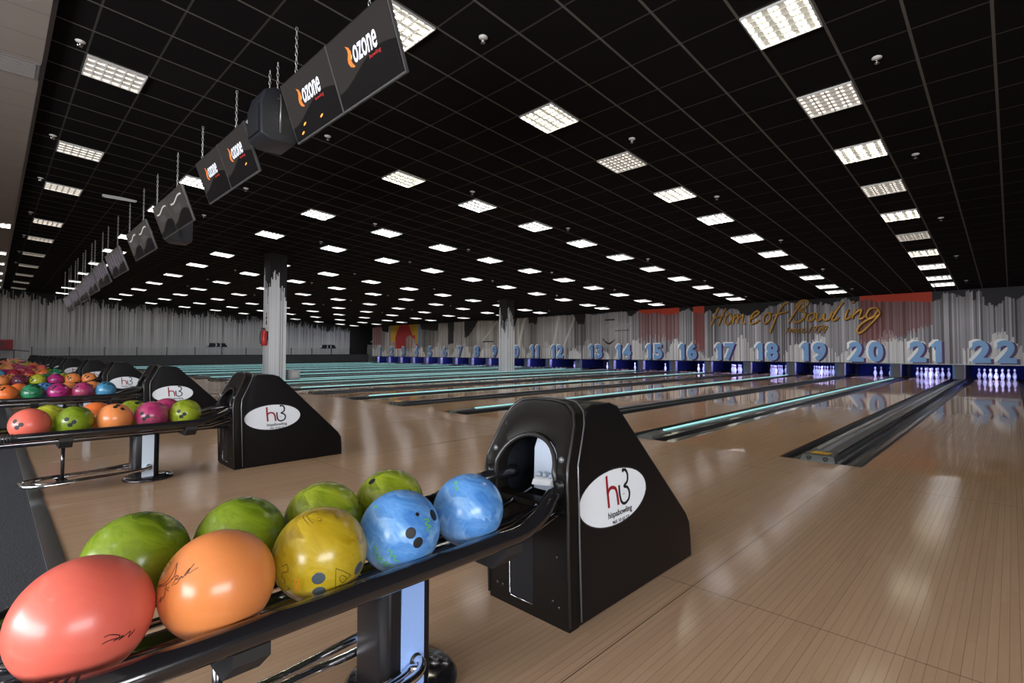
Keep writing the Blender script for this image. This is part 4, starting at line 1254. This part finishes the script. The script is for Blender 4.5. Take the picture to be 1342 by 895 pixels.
ball_hole(B['blue1'], hd('blue1', [(1085, 322)]), .014)
ball_hole(B['blue1'], hd('blue1', [(980, 318)]), .005, 'ink_black')
ball_hole(B['g4'], hd('g4', [(683, 103), (645, 82)]), .0105)
ball_ink(B['yellow'], [[(448, 672), (446, 735), (445, 800)], [(445, 800), (500, 755), (548, 715)], [(548, 715), (500, 690), (448, 672)], [(490, 715), (515, 730), (500, 760), (475, 750), (475, 725), (492, 715)], [(500, 735), (488, 745)]], o_, s_, .0011, 'ink')
ball_ink(B['yellow'], [[(270, 385), (235, 340), (245, 310), (290, 290), (330, 290)], [(300, 378), (262, 335), (290, 310), (320, 305)], [(320, 340), (350, 345), (350, 362), (330, 360)], [(390, 300), (430, 310), (455, 350)], [(440, 290), (465, 320), (460, 345)]], o_, s_, .0011, 'ink')
ball_ink(B['yellow'], [[(95, 660), (130, 645), (135, 690), (100, 700), (95, 740)], [(110, 780), (150, 800), (120, 820), (160, 850)], [(100, 720), (120, 760), (100, 770)]], o_, s_, .0014, 'ink')
ball_ink(B['yellow'], [[(180, 750), (200, 740), (205, 770), (180, 775), (182, 750)], [(180, 790), (205, 785), (200, 815), (180, 810), (182, 790)]], o_, s_, .0022, 'ink_orange')
for st_ in ([[(690, 530), (715, 540), (700, 570), (725, 580), (715, 610), (750, 600), (730, 640), (780, 625), (760, 660), (800, 640), (820, 660)], [(790, 550), (815, 560), (800, 585), (840, 590), (825, 610), (860, 625)], [(1020, 350), (1060, 355), (1030, 380), (1068, 395), (1040, 410), (1060, 430)], [(690, 270), (720, 262), (700, 285)]]): ball_ink(B['blue1'], [st_], o_, s_, .0036, 'ink_green')
ball_ink(B['blue2'], [[(1215, 130), (1235, 100), (1228, 150), (1250, 140)], [(1225, 165), (1245, 155)]], o_, s_, .0035, 'ink_green')
ball_ink(B['g3'], [[(110, 230), (125, 205), (140, 230), (115, 240), (130, 260), (118, 262)]], o_, s_, .004, 'ink_black')
ball_ink(B['g4'], [[(700, 45), (740, 38), (715, 65), (700, 45)], [(760, 15), (790, 30), (810, 20)], [(925, 150), (945, 175)], [(580, 245), (600, 260)]], o_, s_, .0025, 'ink_black')
ball_ink(B['orange'], [[(262, 582), (290, 535), (305, 495)], [(255, 520), (290, 490), (322, 480), (325, 495), (298, 520)], [(298, 518), (330, 515), (320, 545), (285, 570)], [(368, 485), (340, 498), (340, 515), (362, 492), (368, 502)], [(372, 498), (410, 440), (442, 405), (400, 460), (392, 480)], [(400, 478), (440, 415), (487, 360), (435, 425), (425, 458), (470, 430), (520, 400)],
    [(125, 820), (118, 785), (135, 735)], [(135, 740), (160, 692), (150, 740), (180, 685), (178, 705)], [(200, 650), (188, 690), (200, 640)], [(212, 570), (195, 640)], [(240, 595), (208, 608), (232, 632)],
    [(268, 255), (232, 335), (250, 378), (150, 520)], [(148, 500), (140, 450), (160, 400)], [(188, 395), (208, 388), (212, 415), (182, 440), (188, 395)], [(318, 352), (255, 480), (190, 560), (110, 578), (125, 586), (205, 570), (285, 490), (318, 352)]], (190, 690), 7.456, .0013, 'ink')
ball_ink(B['pink'], [[(325, 182), (352, 140), (335, 155), (322, 142), (350, 115), (400, 82)], [(370, 100), (400, 85), (390, 98), (430, 75), (420, 92), (455, 72), (440, 90), (500, 68), (480, 85)], [(612, 662), (655, 640), (705, 625)], [(625, 620), (665, 605), (722, 610), (680, 645)], [(680, 645), (742, 608), (712, 637), (765, 598)], [(765, 598), (785, 583), (772, 620), (812, 570), (790, 602)]], (0, 700), 4.59, .0016, 'ink_black')

RK = {1: (['coral', 'green', 'orange', 'raspberry', 'lime'], ['olive', 'burnt orange', 'lime', 'raspberry'], [.195, .42, .64, .86, 1.08], [.30, .56, .78, 1.0]),
      2: (['burnt orange', 'emerald', 'magenta', 'raspberry', 'teal blue'], ['burnt orange', 'sky blue', 'orange', 'orange'], None, None),
      3: (['orange', 'plum', 'olive', 'magenta', 'orange', 'orange'], ['orange', 'burnt orange', 'emerald', 'olive'], None, None),
      4: (['teal blue', 'crimson', 'crimson', 'burnt orange', 'emerald'], ['magenta', 'coral', 'orange', 'green'], None, None),
      5: (['burnt orange', 'orange', 'raspberry', 'crimson', 'coral'], ['olive', 'crimson', 'coral', 'coral'], None, None)}
cols = ['burnt orange', 'orange', 'crimson', 'coral', 'olive', 'green', 'burnt orange', 'plum', 'orange', 'lime']
for k in range(1, 11):
    yk = retY(k)
    if k in RK: nr, fr, nx, fx = RK[k]
    else:
        nr = [cols[(k * 3 + q * 2) % 10] for q in range(5)]; fr = [cols[(k + 1 + q * 3) % 10] for q in range(4)]; nx = fx = None
    nx = nx or [.13 + .222 * q for q in range(len(nr))]
    fx = fx or [.245 + .222 * q for q in range(len(fr))]
    if len(nr) == 6: nx = [.13 + .2175 * q for q in range(6)]
    for row, (cc, xx, dy) in enumerate(((nr, nx, -.118), (fr, fx, .118))):
        for q, (c, x) in enumerate(zip(cc, xx)):
            lab = '%s bowling ball, %s in the %s row for lanes %d and %d' % (c, ordw(q), ('near', 'back')[row], 21 - 2 * k, 22 - 2 * k)
            o = bowling_ball(c, (x, yk + dy, ZB + .0015 * (x > 1.1)), lab)
            if k <= 4:
                # finger holes, thumb apart
                base = Vector((R.uniform(-1, .2), -1, R.uniform(-.1, .9))).normalized() if (q + k) % 3 else Vector((R.uniform(-.4, .4), -.5, .9)).normalized()
                a = base.orthogonal().normalized()
                ball_hole(o, [(base + a * .13), (base - a * .13), (base + a.cross(base) * .42)], .0125)
ball_ink(bpy.data.objects['bowling_ball.009'], [[(-1, 0), (0, 0)]], (38, 565), 1., .001, 'ink_black') if False else None

# ------------------------------------------------------------------ far side: low wall, balustrade, signs
L = (12.3, 40.0, 0)
lw = MB(L).box((1.5, 39.9, 0), (22.1, 40.05, .70)).build('low_wall', M['lowwall'], loc=L)
tag(lw, 'long low dark grey wall beside lane 1 under the glass balustrade', 'low wall')
MB(L).box((1.5, 39.86, .70), (22.1, 40.09, .735)).build('coping', M['divider'], lw)
gb = thing('glass_balustrade', 'glass balustrade with thin posts standing on the long low grey wall', 'balustrade', (12, 40, .735))
L = (12, 40, .735)
for k in range(14):
    x = 1.6 + 1.57 * k
    MB(L).box((x - .02, 39.96, .737), (x + .02, 40.0, 1.25)).build('post', M['lowwall'], gb)
    if k < 13: MB(L).box((x + .03, 39.975, .78), (x + 1.53, 39.985, 1.2)).build('glass_pane', M['glass'], gb)
hr = thing('handrail', 'thin dark handrail on posts at the carpet end of the low wall', 'handrail', (0, 40, 0))
mb = MB(); mb.tube([(-2.2, 0, 1.08), (.9, 0, 1.05), (1.5, -.02, .98)], .025, 8); mb.build('rail', M['lowwall'], hr)
for x in (-2.1, -.6, .9): MB().box((x - .02, -.02, 0), (x + .02, .02, 1.05)).build('post', M['lowwall'], hr)
def wing_sign(x, z, w, label):
    t_ = thing('wall_sign', label, 'sign', (x, YW - .02, z), 'winged signs on the far wall')
    h = w * .2
    MB().prism([(-w / 2, -h * .5), (-w * .36, h * .5), (w * .36, h * .5), (w / 2, -h * .5)], 1, -.02, .018).build('panel', M['logo_black'], t_)
    mb = MB()
    for sx in (-w * .42, -w * .09, w * .12):
        r = h * .38
        mb.tube([(sx + r * .7 * math.sin(a), -.03, r * math.cos(a)) for a in np.linspace(.2, PI - .2, 8)] if sx > -w * .3 else [(sx - .03, -.03, -h * .4), (sx + .05, -.03, h * .35)], h * .13, 6)
    mb.build('white_marks', M['white'], t_)
wing_sign(11.15, 1.43, 1.35, 'black winged sign with white curved marks on the grey wall, the wider one')
wing_sign(19.3, 1.36, 1.45, 'black winged sign with white curved marks on the grey wall beyond the extinguisher column')
rc = MB((.35, YW - .1, 1.36)).box((-.3, YW - .18, 1.08), (.88, YW - .006, 1.64)).build('hose_cabinet', M['redbox'], loc=(.35, YW - .1, 1.36), bevel=.01)
tag(rc, 'dark red wall cabinet mounted on the far grey wall above the carpet', 'cabinet')
MB((.35, YW - .1, 1.36)).box((.12, YW - .19, 1.16), (.55, YW - .181, 1.54)).build('door_panel', M['reddark'], rc)
dr = thing('service_door', 'pale grey door in the black corner beyond lane 1, with a small sign above', 'door', (23.3, YW - .03, 0))
MB().box((-.42, -.03, 0), (.42, .03, 1.55)).build('leaf', M['greybox'], dr)
MB().box((-.13, -.05, 1.75), (.13, .0, 1.9)).build('sign', M['white'], dr)
# lounge chair at the carpet end
ch = thing('lounge_chair', 'dark curved lounge chair on the carpet far along the approach', 'chair', (-.05, 25.0, 0))
mb = MB(); mb.box((-.35, -.35, .30), (.35, .3, .44)); mb.build('seat', M['lowwall'], ch, bevel=.03)
mb = MB(); mb.tube(spline([(-.2, -.36, .42), (.1, -.36, .55), (.30, -.36, .70), (.44, -.36, .73)]), .035, 8); mb.tube(spline([(-.2, .3, .42), (.1, .3, .55), (.30, .3, .70), (.44, .3, .73)]), .035, 8); mb.build('armrest', M['rubber'], ch)
mb = MB(); mb.box((-.42, -.33, .40), (-.30, .28, .95)); mb.build('backrest', M['lowwall'], ch, bevel=.03)
for x in (-.3, .28):
    for y in (-.3, .25): MB().box((x - .02, y - .02, 0), (x + .02, y + .02, .31)).build('leg', M['rubber'], ch)

# ------------------------------------------------------------------ light
def area(name, loc, rot, sx, sy, e, col):
    l = bpy.data.lights.new(name, 'AREA'); l.shape = 'RECTANGLE'; l.size = sx; l.size_y = sy; l.energy = e; l.color = col
    o = bpy.data.objects.new(name, l); COL.objects.link(o); o.location = loc; o.rotation_euler = rot
    return o
# fill light at the unseen glazing behind the viewer
area('unseen_fill', (XB + .02, 1.9, 1.67), (0, -PI / 2, 0), 2.5, 10.6, 520, (.92, .96, 1.0))
area('unseen_fill', (-1.0, YR + .02, 1.6), (PI / 2, 0, 0), 4.2, 1.7, 105, (.96, .98, 1.0))  # added fill imitating a flash beside the camera
w = bpy.data.worlds.new('world'); bpy.context.scene.world = w; w.use_nodes = True
w.node_tree.nodes['Background'].inputs[0].default_value = (.5, .6, .75, 1)
w.node_tree.nodes['Background'].inputs[1].default_value = .3

# ------------------------------------------------------------------ camera
cd = bpy.data.cameras.new('camera'); cam = bpy.data.objects.new('camera', cd); COL.objects.link(cam)
cd.sensor_width = 36; cd.sensor_fit = 'HORIZONTAL'; cd.lens = FL / 1342 * 36
cd.shift_x = -CX / 1342; cd.shift_y = CY / 1342
cd.clip_start = .02; cd.clip_end = 200
mw = Matrix((( Rv.x, Uv.x, -Fv.x, CAM.x), (Rv.y, Uv.y, -Fv.y, CAM.y), (Rv.z, Uv.z, -Fv.z, CAM.z), (0, 0, 0, 1)))
cam.matrix_world = mw
sc = bpy.context.scene
sc.camera = cam
sc.view_settings.view_transform = 'Standard'
sc.view_settings.look = 'None'
sc.view_settings.gamma = 1
sc.view_settings.use_curve_mapping = False
sc.view_settings.exposure = 1.6
